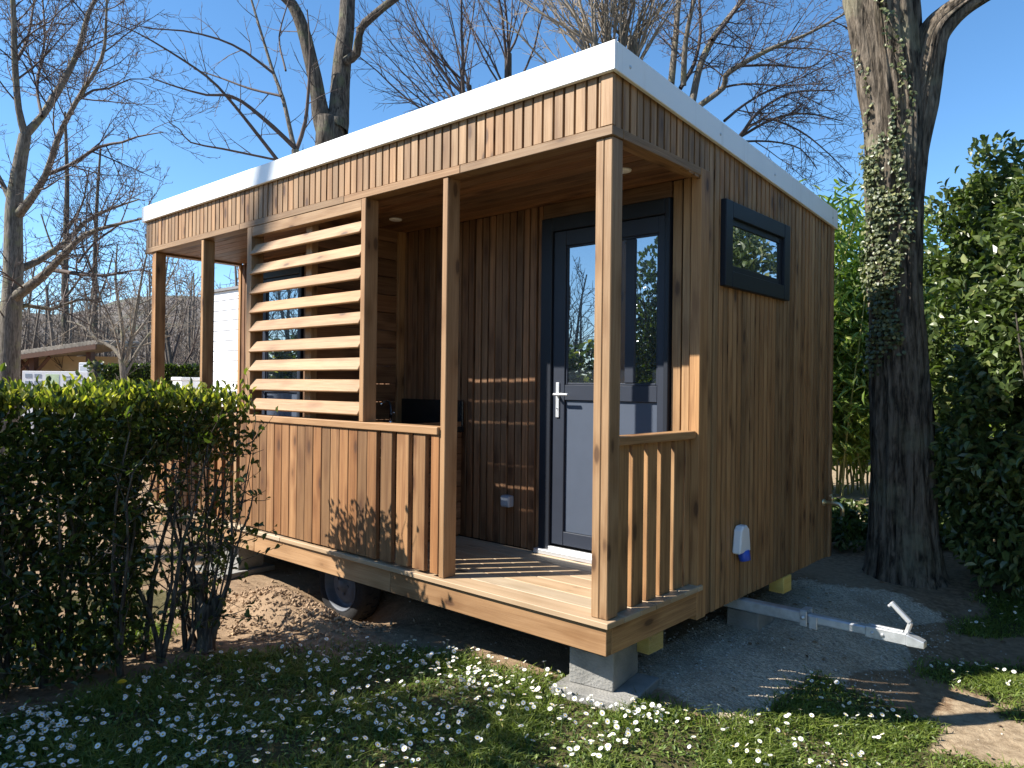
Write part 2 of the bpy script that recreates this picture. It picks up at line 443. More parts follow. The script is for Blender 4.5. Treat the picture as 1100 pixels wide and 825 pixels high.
# loose clods on the heap
def clods():
    mb = MB()
    for i in range(1300):
        x = rng.normal(-2.25, 0.38); y = rng.normal(-0.2, 0.22)
        if y > 0.0 and abs(x+2.12) < 0.3: continue
        s = 0.004+0.008*rng.random()**2.0*1.6
        z = ground_z(x, y)+0.012+s*0.3
        vv = [Vector((1, 0, 0)), Vector((-1, 0, 0)), Vector((0, 1, 0)), Vector((0, -1, 0)), Vector((0, 0, 1)), Vector((0, 0, -1))]
        b = len(mb.v)
        Rm = Matrix.Rotation(rng.random()*6.28, 3, Vector(rng.normal(size=3)).normalized())
        for q in vv:
            w = Rm @ (q*s*(0.7+0.6*rng.random())); mb.v.append((x+w.x, y+w.y, z+w.z))
        for tri in ((0, 2, 4), (2, 1, 4), (1, 3, 4), (3, 0, 4), (2, 0, 5), (1, 2, 5), (3, 1, 5), (0, 3, 5)):
            mb.face([b+k for k in tri], [(0, 0)]*3, 0.5)
    o = mb.build('soil_clods', plain('soil_clod', (0.27, 0.185, 0.115), 0.95, nscale=20, var=0.3))
    tag(o, 'loose brown earth clods heaped in front of the trailer wheel', 'soil', kind='stuff')
clods()

# pebbles lying loose on gravel and earth, and dry leaves blown under the hedge
def pebbles():
    V = []; F = []; n = 0
    oct_ = np.array([[1, 0, 0], [-1, 0, 0], [0, 1, 0], [0, -1, 0], [0, 0, .7], [0, 0, -.7]], dtype=float)
    tri = np.array([[0, 2, 4], [2, 1, 4], [1, 3, 4], [3, 0, 4], [2, 0, 5], [1, 2, 5], [3, 1, 5], [0, 3, 5]])
    k = 0
    while k < 5200:
        if k < 4200: x, y = rng.uniform(-0.35, 0.85), rng.uniform(0.3, 3.1)
        else: x, y = rng.uniform(-3.2, 1.9), rng.uniform(-1.6, 3.0)
        k += 1
        if abs(x+0.165) < 0.24 and abs(y-0.245) < 0.25: continue
        s = 0.0025+0.008*rng.random()**3
        a = rng.random()*6.28; c, q = math.cos(a), math.sin(a)
        P_ = oct_*(0.6+0.6*rng.random((6, 1)))*s; P_ = np.stack([P_[:, 0]*c-P_[:, 1]*q, P_[:, 0]*q+P_[:, 1]*c, P_[:, 2]], -1)
        V.append(P_+np.array([x, y, ground_z(x, y)+s*0.3])); F.append(tri+n); n += 6
    F = np.concatenate(F)
    t = NT('pebble_stone'); tn = t.attr('tone')
    o = raw_mesh('pebbles', np.concatenate(V), F, np.repeat(rng.random(n//6), 8), t.fin(t.bsdf(t.mix(tn, (0.20, 0.17, 0.14), (0.55, 0.50, 0.43)), 0.9)))
    tag(o, 'loose pale pebbles lying on the gravel and bare earth', 'pebbles', kind='stuff')
pebbles()

# ------------------------------------------------------------------ cabin
L = 4.98; D = 2.945; YW = 0.903
ZDT, ZDB = 0.420, 0.263
ZHB, ZBT = 2.621, 2.666
ZWB, ZWT = 2.902, 3.0355
SL = 0.073
cabin = thing('wooden_cabin', 'flat roofed timber cabin on wheels with porch, louvres and white roof edge', 'cabin', (0, 0, 0))
def P(mb, name, mat, parent=cabin, bevel=0.002, label=None):
    o = mb.build(name, mat, parent, bevel)
    if label: o['label'] = label
    return o

# deck
mb = MB()
y = -0.02; i = 0
while y < YW-0.02:
    y2 = min(y+0.138, YW-0.012)
    cuts = sorted([-L-0.02, 0.018]+[random.uniform(-4.4, -0.6)])
    for a, b in zip(cuts[:-1], cuts[1:]):
        mb.box((a+0.001, y, ZDT-0.028), (b-0.001, y2, ZDT), 'x')
    y = y2+0.005
deck = P(mb, 'deck', W_DECK, bevel=0.003)
mb = MB()
cuts = [-L, -3.05, -1.52, 0.0]
for a, b in zip(cuts[:-1], cuts[1:]):
    mb.box((a+0.0015, 0, ZDB), (b-0.0015, 0.04, ZDT-0.030), 'x')
P(mb, 'fascia_board', W_PALE, deck, 0.003)
mb = MB(); mb.box((-0.04, 0.042, ZDB), (0.0, YW-0.015, ZDT-0.030), 'y'); P(mb, 'fascia_board', W_WALL, deck, 0.003)
mb = MB(); mb.box((-L, 0.042, ZDB), (-L+0.04, YW-0.015, ZDT-0.030), 'y'); P(mb, 'fascia_board', W_PALE, deck, 0.003)

# chassis
mb = MB()
for yy in (0.55, 2.35): mb.box((-L+0.3, yy, 0.10), (-0.25, yy+0.06, 0.236), 'x')
for xx in (-4.4, -3.2, -1.3, -0.6): mb.box((xx, 0.30, 0.14), (xx+0.05, 2.75, 0.228), 'y')
P(mb, 'chassis', GALV)
mb = MB()
mb.box((-L+0.06, 0.05, 0.240), (-0.05, D-0.05, 0.262), 'x', 0.5)
mb.box((-L+0.06, YW+0.045, 0.262), (-0.055, D-0.04, 2.70), 'z', 0.5)
P(mb, 'wall_core', W_DARK, bevel=0)

def pick(lo=0.0, hi=1.0): return random.uniform(lo, hi)

# front cladding band under the roof edge
def roof_z(y): return ZWB-SL*(y+0.025)
mb = MB()
x = -L+0.002
while x < -0.075:
    w = 0.053+random.uniform(-0.003, 0.003); e = min(x+w, -0.07)
    mb.box((x, 0.004+random.uniform(-0.002, 0.002), ZBT+0.001), (e, 0.024, ZWB+0.035+random.uniform(-0.004, 0.0)), 'z')
    x = e+0.0115
mb.box((-0.066, -0.001, ZBT+0.001), (-0.001, 0.024, ZWB+0.03), 'z', 0.9)
fc = P(mb, 'fascia_cladding', W_PALE)
mb = MB(); mb.box((-L+0.012, 0.040, ZBT), (-0.062, 0.052, ZWB+0.03), 'x', 0.2); P(mb, 'membrane', W_DARK, fc, 0)
# header beams
mb = MB()
cuts = [-L, -3.32, -2.02, -0.98, 0.0]
for a, b in zip(cuts[:-1], cuts[1:]): mb.box((a+0.001, 0, ZHB), (b-0.001, 0.09, ZBT), 'x')
P(mb, 'header_beam', W_PALE, bevel=0.003)
mb = MB(); mb.box((-0.09, 0.092, ZHB), (0.0, YW-0.05, ZBT), 'y', 0.2); P(mb, 'header_beam', W_WALL, bevel=0.003)
mb = MB(); mb.box((-L, 0.092, ZHB), (-L+0.09, YW-0.02, ZBT), 'y'); P(mb, 'header_beam', W_PALE, bevel=0.003)
# ceiling
mb = MB(); y = 0.092
while y < YW:
    y2 = min(y+0.094, YW+0.005)
    mb.box((-L+0.092, y, ZHB+0.018), (-0.092, y2-0.004, ZHB+0.036), 'x'); y = y2
mb.box((-L+0.092, 0.092, ZHB+0.0375), (-0.092, YW, ZHB+0.05), 'x', 0.1)
ceil = P(mb, 'ceiling', W_PORCH_SHADE)
for k, lx in enumerate((-2.177, -0.30)):
    m2 = MB()
    m2.lathe([(0.0, 0.0), (0.036, 0.0), (0.043, 0.003), (0.045, 0.010), (0.0, 0.010)], Matrix.Translation((lx, 0.55, ZHB+0.0075)), 24)
    P(m2, 'ceiling_spot', PLASTIC, ceil, 0)

# right side wall: cladding rises to the sloping roof; above the porch it starts at the beam
def side_boards(y0, y1, z0, mb, xf, sgn):
    y = y0
    while y < y1-0.02:
        w = 0.0475+random.uniform(-0.0015, 0.0015); e = min(y+w, y1)
        th = random.uniform(-0.0025, 0.0025)
        def tp(q, y=y): return Vector((q.x, q.y, q.z-SL*(q.y)) if q.z > 2.0 else q)
        lo = (min(xf+sgn*th, xf-sgn*0.022), y, z0); hi = (max(xf+sgn*th, xf-sgn*0.022), e, ZWB+0.03)
        mb.box(lo, hi, 'z', taper=tp)
        y = e+0.0155
mb = MB()
side_boards(0.028, YW-0.006, ZBT+0.001, mb, -0.004, 1)
side_boards(YW+0.056, D-0.03, 0.240, mb, -0.004, 1)
side_boards(YW-0.002, YW+0.052, ZBT+0.001, mb, -0.004, 1)
wall_r = P(mb, 'batten_wall', W_WALL, bevel=0.0015)
mb = MB(); mb.box((-0.060, 0.053, ZBT), (-0.045, YW, 2.83), 'y', 0.1)
mb.box((-0.054, YW+0.052, 0.236), (-0.046, D-0.03, 2.70), 'z', 0.1); P(mb, 'membrane', W_DARK, wall_r, 0)
# corner trims
mb = MB()
mb.box((-0.058, YW-0.052, 0.235), (0.003, YW+0.046, ZBT-0.002), 'z', 0.8)
P(mb, 'corner_trim', W_WALL, wall_r, 0.003)
mb = MB(); mb.box((-0.05, D-0.026, 0.235), (0.006, D+0.02, 2.72), 'z', 0.95); P(mb, 'corner_trim', W_PALE, wall_r, 0.003)

# porch wall (y = YW): vertical cladding around the two doors
DZ0, DZ1 = 0.452, 2.546
def front_boards(x0, x1, z0, z1, mb):
    x = x0
    while x < x1-0.015:
        w = random.choice([0.045, 0.050, 0.054]); e = min(x+w, x1)
        mb.box((x, YW-0.0+random.uniform(-0.006, 0.006), z0), (e, YW+0.026, z1), 'z')
        x = e+random.choice([0.011, 0.014, 0.017])
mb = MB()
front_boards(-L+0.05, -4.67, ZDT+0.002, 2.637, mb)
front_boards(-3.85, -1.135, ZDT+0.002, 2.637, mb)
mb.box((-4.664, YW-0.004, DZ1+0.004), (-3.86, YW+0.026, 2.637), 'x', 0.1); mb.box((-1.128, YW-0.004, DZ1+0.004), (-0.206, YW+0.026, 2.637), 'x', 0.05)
wall_f = P(mb, 'porch_wall', W_PORCH_SHADE, bevel=0.0015)
mb = MB(); front_boards(-0.198, -0.062, ZDT+0.002, 2.637, mb); P(mb, 'cladding_strip', W_WALL, wall_f, 0.0015)
mb = MB(); mb.box((-L, YW-0.012, ZDT+0.002), (-L+0.046, YW+0.03, 2.637), 'z', 0.9); P(mb, 'corner_trim', W_WALL, wall_f, 0.003)
# left and back walls
mb = MB(); side_boards(YW+0.035, D-0.01, 0.24, mb, -L+0.004, -1); P(mb, 'batten_wall', W_WALL, bevel=0)
mb = MB(); x = -L+0.01
while x < -0.06:
    mb.box((x, D-0.03, 0.24), (x+0.118, D-0.004, 2.70), 'z'); x += 0.13
P(mb, 'plank_wall', W_WALL, bevel=0)

# partition across the porch with horizontal boards
mb = MB(); z = ZDT+0.002
while z < ZHB-0.05:
    mb.box((-2.535, 0.125, z), (-2.489+random.uniform(-0.001, 0.001), YW-0.075, z+0.128), 'y'); z += 0.133
part = P(mb, 'partition', W_PORCH_SHADE)
mb = MB(); mb.box((-2.545, 0.072, ZDT+0.001), (-2.475, 0.124, ZHB+0.016), 'z', 0.7); P(mb, 'post', W_PALE, part, 0.003)
mb = MB(); mb.box((-2.545, YW-0.074, ZDT+0.001), (-2.470, YW-0.008, ZHB+0.016), 'z', 0.5); P(mb, 'post', W_WALL, part, 0.003)

# porch posts
def post(x0, x1, y0, y1, z0=ZDT+0.001, z1=ZHB-0.001, mat=W_PALE, split=False):
    mb = MB()
    if split:
        xm = (x0+x1)/2
        mb.box((x0, y0, z0), (xm-0.0006, y1, z1), 'z', 0.75); mb.box((xm+0.0006, y0+0.001, z0), (x1, y1, z1), 'z', 0.6)
    else: mb.box((x0, y0, z0), (x1, y1, z1), 'z', random.uniform(0.5, 0.95))
    return P(mb, 'post', mat, bevel=0.004)
post(-0.100, -0.010, 0.014, 0.104, split=True)
post(-1.118, -1.076, 0.006, 0.101)
post(-3.930, -3.890, 0.006, 0.101, mat=W_WALL)
post(-4.866, -4.790, 0.014, 0.104, mat=W_WALL)

# front railing
mb = MB()
mb.box((-3.30, -0.012, 1.204), (-1.120, 0.088, 1.248), 'x', 0.8)
mb.box((-4.788, -0.012, 1.204), (-3.932, 0.088, 1.248), 'x', 0.7)
mb.box((-3.888, -0.012, 1.204), (-3.302, 0.088, 1.248), 'x', 0.6)
rail = P(mb, 'railing', W_PALE, bevel=0.004)
def baluster(x0, x1, y0=0.002, y1=0.032, par=None, mat=None):
    m_ = MB(); m_.box((x0, y0, ZDT+0.016), (x1, y1, 1.2035), 'z'); return P(m_, 'baluster', mat or W_WARM, par or rail, 0.003)
for a, b in ((-1.625, -1.521), (-1.479, -1.372), (-1.332, -1.230), (-1.184, -1.1195)): baluster(a, b)
baluster(-3.365, -3.325, mat=W_PALE)
for i in range(4): baluster(-3.86+0.125*i, -3.86+0.125*i+0.07)
for i in range(6): baluster(-4.77+0.14*i, -4.77+0.14*i+0.085)
mb = MB(); n = 17; w = (3.275-1.660)/n
for i in range(n):
    x = -3.275+w*i
    mb.box((x, 0.002+random.uniform(-0.002, 0.002), ZDT+0.012), (x+w-0.0045, 0.030, 1.2035), 'z')
mb.box((-3.27, 0.0315, 1.09), (-1.665, 0.06, 1.17), 'x', 0.3); mb.box((-3.27, 0.0315, 0.46), (-1.665, 0.06, 0.54), 'x', 0.3)
P(mb, 'parapet_panel', W_WARM, bevel=0.003)
# end railings (right end in view, left end behind the hedge)
for xf, s in ((-0.012, 1), (-L+0.012+0.085, -1)):
    mb = MB(); mb.box((xf-0.085, 0.106, 1.207), (xf, YW-0.055, 1.249), 'y', 0.5)
    er = P(mb, 'railing', W_WALL, bevel=0.004)
    for (y0, y1) in ((0.132, 0.236), (0.270, 0.372), (0.408, 0.499), (0.535, 0.639), (0.672, 0.772), (0.788, YW-0.055)):
        m_ = MB(); m_.box((xf-0.058, y0, ZDT+0.001), (xf-0.030, y1, 1.2065), 'z', random.uniform(0.3, 0.8)); P(m_, 'baluster', W_WALL, er, 0.003)

# louvre screen
mb = MB()
mb.box((-1.840, 0.000, 1.2485), (-1.796, 0.100, ZHB-0.001), 'z', 0.8)
mb.box((-3.203, 0.000, 1.2485), (-3.140, 0.100, ZHB-0.001), 'z', 0.55)
mb.box((-3.139, 0.002, 2.548), (-1.841, 0.06, 2.619), 'x', 0.7)
louv = P(mb, 'louvre_screen', W_PALE, bevel=0.003)
for k in range(9):
    zb = 1.290+0.1405*k+random.uniform(-0.004, 0.004)
    dy, dz = 0.0490+random.uniform(-0.0045, 0.004), 0.077
    ln = math.hypot(dy, dz)
    M_ = Matrix.Translation((0, -0.012, zb)) @ Matrix.Rotation(-math.atan2(dy, dz), 4, 'X')
    m_ = MB(); m_.box((-3.152, 0, 0), (-1.842, 0.017, ln), 'x', random.uniform(0.35, 0.95), M=M_)
    P(m_, 'louvre_slat', W_PALE, louv, 0.003)

# roof: tapering slab + white metal edge
def wedge(mb, x0, x1, y0, y1, zlo, zhi, tone=0.5):
    mb.box((x0, y0, zlo), (x1, y1, zhi), 'x', tone, taper=lambda q: Vector((q.x, q.y, q.z-SL*(q.y+0.025))))
mb = MB(); wedge(mb, -L+0.01, -0.01, 0.01, D-0.01, ZWB+0.035, ZWT-0.012)
roof = P(mb, 'roof', plain('roof_membrane', (0.45, 0.45, 0.44), 0.7), bevel=0)
mb = MB()
cuts = [-L-0.025, -3.18, -1.62, 0.025]
for a, b in zip(cuts[:-1], cuts[1:]): wedge(mb, a+0.0008, b-0.0008, -0.025, -0.003, ZWB, ZWT)
wedge(mb, 0.003, 0.025, -0.002, D+0.025, ZWB, ZWT)
wedge(mb, -L-0.025, -L-0.003, -0.002, D+0.025, ZWB, ZWT)
wedge(mb, -L-0.002, 0.002, D+0.003, D+0.025, ZWB, ZWT)
flash = P(mb, 'roof_flashing', WHITE, roof, 0.003)
for yy in (0.10, 1.02, 1.78, 2.86):
    mb = MB(); zz = (ZWB+ZWT)/2-0.012-SL*yy
    mb.lathe([(0.0, 0.004), (0.006, 0.004), (0.009, 0.0)], Matrix.Translation((0.0252, yy, zz)) @ Matrix.Rotation(R(90), 4, 'Y'), 12)
    P(mb, 'screw_head', GALV, roof, 0)

# doors
def door(x0, x1, mull, name_label=None):
    root = MB()
    zf0, zf1 = DZ0, DZ1
    f = 0.088; fr_ = 0.030; sr = 0.046
    yf = YW-0.022
    # outer frame
    root.box((x0, yf, zf0), (x0+f, YW+0.028, zf1)); root.box((x1-fr_, yf, zf0), (x1, YW+0.028, zf1))
    root.box((x0+f+0.0005, yf+0.001, zf1-f), (x1-fr_-0.0005, YW+0.028, zf1))
    fr = root.build('door', ANTHD, cabin, 0.004)
    a, b = x0+f+0.003, x1-fr_-0.003
    z0, z1 = zf0+0.035, zf1-f-0.003
    st = 0.094
    m_ = MB(); yl = YW-0.004; yb = YW+0.028
    m_.box((a, yl, z0), (a+st, yb, z1)); m_.box((b-sr, yl, z0), (b, yb, z1))
    m_.box((a+st, yl+0.0015, z1-st), (b-sr, yb, z1))
    m_.box((a+st, yl+0.0015, 1.395), (b-sr, yb, 1.490))
    m_.box((a+st, yl+0.0015, z0), (b-sr, yb, z0+0.085))
    # glazing beads
    for (u0, u1) in ((1.490, z1-st),):
        m_.box((a+st, yl+0.010, u0), (a+st+0.014, yb, u1)); m_.box((b-sr-0.014, yl+0.010, u0), (b-sr, yb, u1))
        m_.box((a+st+0.0145, yl+0.0105, u1-0.014), (b-sr-0.0145, yb, u1)); m_.box((a+st+0.0145, yl+0.0105, u0), (b-sr-0.0145, yb, u0+0.014))
    if mull is not None: m_.box((mull-0.032, yl+0.006, 1.505), (mull+0.032, yb, z1-st-0.015))
    P(m_, 'door_leaf', ANTH, fr, 0.003)
    m_ = MB(); m_.box((a+st+0.001, yl+0.017, z0+0.0855), (b-sr-0.001, yb, 1.3945)); 
    P(m_, 'door_panel', PANEL, fr, 0.002)
    m_ = MB(); m_.box((a+st+0.002, yl+0.018, 1.491), (b-sr-0.002, yb-0.002, z1-st-0.001)); P(m_, 'glass_pane', GLASS, fr, 0)
    m_ = MB(); m_.box((x0-0.01, yf-0.035, ZDT+0.0015), (x1+0.004, YW+0.02, zf0-0.001)); m_.box((a, yf-0.012, zf0), (b, yl-0.002, zf0+0.022))
    P(m_, 'threshold', ALU, fr, 0.003)
    m_ = MB(); hx = a+0.045; hz = 1.43
    m_.box((hx-0.013, yl-0.009, hz-0.145), (hx+0.013, yl-0.001, hz+0.075))
    m_.tube([(hx, yl-0.004, hz), (hx, yl-0.045, hz), (hx+0.012, yl-0.052, hz), (hx+0.115, yl-0.052, hz)], 0.0085, 12)
    m_.lathe([(0, 0), (0.006, 0), (0.006, 0.004)], Matrix.Translation((hx, yl-0.009, hz-0.09)) @ Matrix.Rotation(R(90), 4, 'X'), 12)
    P(m_, 'handle', ALU, fr, 0.002)
    return fr
door(-1.128, -0.206, -0.475)
door(-4.662, -3.862, None)

# side window
m_ = MB(); x1 = 0.030; x0 = -0.006; y0, y1, z0, z1 = 1.093, 2.035, 2.056, 2.545; f = 0.092
m_.box((x0, y0, z0), (x1, y0+f, z1)); m_.box((x0, y1-f, z0), (x1, y1, z1))
m_.box((x0, y0+f, z0), (x1-0.001, y1-f, z0+f)); m_.box((x0, y0+f, z1-f), (x1-0.001, y1-f, z1))
win = m_.build('window', ANTHD, cabin, 0.004)
m_ = MB(); a, b, c, d = y0+f-0.004, y1-f+0.004, z0+f-0.004, z1-f+0.004; g = 0.042
m_.box((-0.0035, a, c), (0.010, a+g, d)); m_.box((-0.0035, b-g, c), (0.010, b, d))
m_.box((-0.0035, a+g, c), (0.009, b-g, c+g)); m_.box((-0.0035, a+g, d-g), (0.009, b-g, d))
P(m_, 'sash', ANTHD, win, 0.003)
m_ = MB(); m_.box((-0.0030, a+g-0.003, c+g-0.003), (0.002, b-g+0.003, d-g+0.003)); P(m_, 'glass_pane', GLASSW, win, 0)

# power inlet, tap, wall socket
Mi = Matrix.Translation((0.000, 1.347, 0.60))
m_ = MB()
m_.prism([(-0.075, -0.075), (0.075, -0.075), (0.052, 0.062), (0.025, 0.082), (-0.025, 0.082), (-0.052, 0.062)], Mi @ Matrix(((0, 0, 1, 0), (1, 0, 0, 0), (0, 1, 0, 0), (0, 0, 0, 1))), 0.052)
inlet = P(m_, 'power_inlet', PLASTIC, cabin, 0.008)
m_ = MB(); m_.tube([Mi @ Vector((0.03, 0.016, -0.068)), Mi @ Vector((0.042, 0.018, -0.125))], [0.036, 0.033], 20)
P(m_, 'plug', BLUEP, inlet, 0.003)
m_ = MB()
for k, (w_, g_) in enumerate(((0.006, -0.018), (0.005, -0.010), (0.007, -0.002), (0.004, 0.007), (0.006, 0.014))):
    m_.box((0.0521, g_-w_/2, -0.006), (0.0526, g_+w_/2, 0.006))
P(m_, 'printed_mark', INK, inlet, 0)
m_ = MB(); tb = Vector((0.0, 2.80, 0.655))
m_.lathe([(0.0, 0.012), (0.022, 0.012), (0.026, 0.0)], Matrix.Translation(tb) @ Matrix.Rotation(R(90), 4, 'Y'), 20)
m_.tube([tb, tb+Vector((0.07, 0.0, 0.0)), tb+Vector((0.115, 0.0, -0.004)), tb+Vector((0.135, 0.0, -0.03)), tb+Vector((0.135, 0.0, -0.085))], [0.016, 0.016, 0.017, 0.016, 0.014], 12)
m_.tube([tb+Vector((0.06, 0, 0.01)), tb+Vector((0.06, 0, 0.055))], 0.010, 10)
m_.tube([tb+Vector((0.06, -0.04, 0.057)), tb+Vector((0.06, 0.04, 0.057))], 0.009, 8)
P(m_, 'water_tap', BRASS, cabin, 0)
m_ = MB(); m_.box((-1.425, YW-0.055, 0.680), (-1.350, YW-0.004, 0.755)); sk = P(m_, 'wall_socket', GREYP, cabin, 0.006)
m_ = MB(); m_.box((-1.420, YW-0.060, 0.690), (-1.355, YW-0.0555, 0.748)); P(m_, 'socket_lid', GREYP, sk, 0.004)

# wheel
Wc = Vector((-2.385, 0.26, 0.090)); Mw = Matrix.Translation(Wc) @ Matrix.Rotation(R(-90), 4, 'X')
m_ = MB(); rr = 0.26
m_.lathe([(0.175, 0.012), (0.205, 0.0), (0.240, 0.004), (0.262, 0.022), (rr, 0.045), (rr+0.002, 0.09), (rr, 0.135), (0.262, 0.158), (0.235, 0.172), (0.175, 0.165)], Mw, 48)
for k in range(48):
    th = 2*math.pi*k/48
    Mk = Mw @ Matrix.Rotation(th, 4, 'Z')
    m_.box((rr-0.004, -0.010, 0.05 if k % 2 else 0.095), (rr+0.007, 0.010, 0.09 if k % 2 else 0.135), M=Mk)
wh = P(m_, 'wheel', RUBBER, cabin, 0)
m_ = MB()
m_.lathe([(0.178, 0.008), (0.172, 0.004), (0.166, 0.010), (0.155, 0.030), (0.150, 0.055), (0.130, 0.062), (0.112, 0.040), (0.085, 0.030), (0.045, 0.034), (0.040, 0.018), (0.0, 0.016)], Mw, 40)
for k in range(5):
    th = 2*math.pi*k/5
    c = Mw @ Vector((0.062*math.cos(th), 0.062*math.sin(th), 0.022)); m_.tube([c, c+Vector((0, 0.012, 0))], 0.009, 6, smooth=False)
P(m_, 'rim', RIMP, wh, 0)
m_ = MB(); m_.tube([Wc+Vector((0, 0.08, 0)), Wc+Vector((0, 2.6, 0))], 0.03, 12); P(m_, 'axle', GALV, cabin, 0)

# tow bar
yt = 1.48; zt = 0.188
m_ = MB(); m_.box((-0.60, yt-0.035, zt-0.032), (0.36, yt+0.035, zt+0.032), 'x')
tow = P(m_, 'tow_bar', GALV, cabin, 0.006)
m_ = MB()
m_.box((0.335, yt-0.047, zt-0.042), (0.375, yt-0.036, zt+0.042)); m_.box((0.335, yt+0.036, zt-0.042), (0.375, yt+0.047, zt+0.042))
m_.box((0.335, yt-0.047, zt+0.0425), (0.375, yt+0.047, zt+0.049)); m_.box((0.385, yt-0.043, zt-0.048), (0.43, yt-0.030, zt+0.022))
m_.lathe([(0.0, 0.012), (0.012, 0.012), (0.014, 0.0)], Matrix.Translation((0.356, yt-0.052, zt+0.008)) @ Matrix.Rotation(R(90), 4, 'X'), 12)
P(m_, 'clamp', GALV, tow, 0.003)
m_ = MB(); m_.box((0.361, yt-0.028, zt-0.025), (0.80, yt+0.028, zt+0.025), 'x'); P(m_, 'drawbar', GALV, tow, 0.008)
# coupling head: pressed steel box with a drooping nose
m_ = MB()
m_.box((0.68, yt-0.034, zt-0.029), (0.88, yt+0.034, zt+0.031), 'x')
m_.box((0.8805, yt-0.038, zt-0.031), (0.962, yt+0.038, zt+0.029), 'x', taper=lambda q: Vector((q.x, yt+(q.y-yt)*(0.72 if q.x > 0.92 else 1), q.z-(0.026 if (q.x > 0.92 and q.z > zt) else 0))))
m_.box((0.70, yt-0.012, zt+0.0315), (0.86, yt+0.012, zt+0.038), 'x')
for bx in (0.715, 0.765):
    m_.lathe([(0.0, 0.009), (0.009, 0.009), (0.010, 0.0)], Matrix.Translation((bx, yt-0.034, zt)) @ Matrix.Rotation(R(90), 4, 'X'), 6, smooth=False)
P(m_, 'coupling_head', GALV, tow, 0.006)
m_ = MB()
m_.tube([(0.872, yt, zt+0.026), (0.885, yt, zt+0.062), (0.893, yt, zt+0.090)], [0.013, 0.014, 0.013], 8, smooth=False)
Ml = Matrix.Translation((0.893, yt, zt+0.085)) @ Matrix.Rotation(R(-47), 4, 'Y')
m_.box((-0.012, -0.016, 0), (0.010, 0.016, 0.130), M=Ml); m_.box((-0.026, -0.016, 0.114), (-0.0125, 0.016, 0.130), M=Ml)
P(m_, 'coupling_lever', ALU, tow, 0.005)

# wooden end blocks of the floor frame with a clear plastic end cover
m_ = MB(); m_.box((-0.170, 0.435, 0.148), (-0.040, 0.575, 0.2385), 'y', 0.6); P(m_, 'packing_block', W_BLOCK, cabin, 0.003)
m_ = MB(); m_.box((-0.10, 2.06, 0.132), (0.002, 2.19, 0.2385), 'y', 0.6); P(m_, 'packing_block', W_BLOCK, cabin, 0.003)
m_ = MB(); m_.box((-0.285, 0.4265, 0.140), (-0.035, 0.4285, 0.262)); m_.box((-0.0345, 0.4265, 0.140), (-0.0325, 0.58, 0.262)); P(m_, 'clear_cover', CLEAR, cabin, 0)

# ------------------------------------------------------------------ outdoor kitchen (stands on the deck)
kit = thing('kitchen_unit', 'dark outdoor kitchen unit with sink tap behind the front railing', 'kitchen unit', (-2.14, 0.64, ZDT))
def K(mb, name, mat, bevel=0.003, par=None):
    o = mb.build(name, mat, par or kit, bevel); return o
m_ = MB(); z = 0.02
while z < 0.70:
    m_.box((0.30, -0.24, z), (0.318, 0.235, z+0.108), 'y'); m_.box((-0.318, -0.258, z), (0.318, -0.2405, z+0.108), 'x'); z += 0.113
m_.box((-0.318, -0.24, 0.003), (0.299, 0.235, 0.72), 'x', 0.1)
K(m_, 'cabinet', W_PORCH_SHADE)
m_ = MB(); m_.box((-0.325, -0.275, 0.732), (0.335, 0.240, 0.770)); K(m_, 'worktop', BLACK)
m_ = MB(); m_.box((-0.325, 0.226, 0.771), (0.330, 0.240, 0.955)); K(m_, 'backsplash', BLACK)
m_ = MB()
m_.tube([(-0.20, 0.02, 0.771), (-0.20, 0.02, 0.90), (-0.195, 0.0, 0.935), (-0.185, -0.04, 0.945), (-0.175, -0.085, 0.925), (-0.175, -0.09, 0.905)], 0.010, 12)
m_.tube([(-0.20, 0.02, 0.771), (-0.20, 0.02, 0.800)], 0.020, 16); m_.tube([(-0.20, 0.02, 0.84), (-0.15, 0.02, 0.86)], 0.006, 8)
K(m_, 'tap', CHROME, 0)

# ------------------------------------------------------------------ concrete blocks and slabs under the cabin
def block(name, label, cat, loc, rz, size, group, mat=CONC, bevel=0.006):
    t_ = MB(); t_.box((-size[0]/2, -size[1]/2, 0), (size[0]/2, size[1]/2, size[2]))
    o = t_.build(name, mat, None, bevel, 2); o.location = loc; o.rotation_euler = (0, 0, rz)
    return tag(o, label, cat, group)
block('paving_slab', 'grey concrete slab in the grass under the front corner block', 'slab', (-0.165, 0.245, -0.012), R(9), (0.40, 0.40, 0.05), 'slabs under the cabin')
block('concrete_block', 'grey concrete block carrying the front corner of the deck', 'block', (-0.205, 0.285, 0.0385), R(9), (0.235, 0.30, 0.1885), 'concrete blocks under the cabin')
block('paving_slab', 'grey concrete slab on gravel beneath the tow bar', 'slab', (0.05, 1.72, -0.075), R(4), (0.36, 0.40, 0.05), 'slabs under the cabin')
block('concrete_block', 'grey concrete block beneath the tow bar, set back on its slab', 'block', (-0.085, 1.74, -0.0245), R(4), (0.20, 0.28, 0.130), 'concrete blocks under the cabin')
block('paving_slab', 'pale slab on bare earth behind the hedge end', 'slab', (-3.62, 0.16, -0.01), R(2), (0.44, 0.44, 0.05), 'slabs under the cabin')
block('concrete_block', 'brown stained block under the left part of the deck', 'block', (-3.60, 0.20, 0.0405), R(2), (0.30, 0.22, 0.175), 'concrete blocks under the cabin')
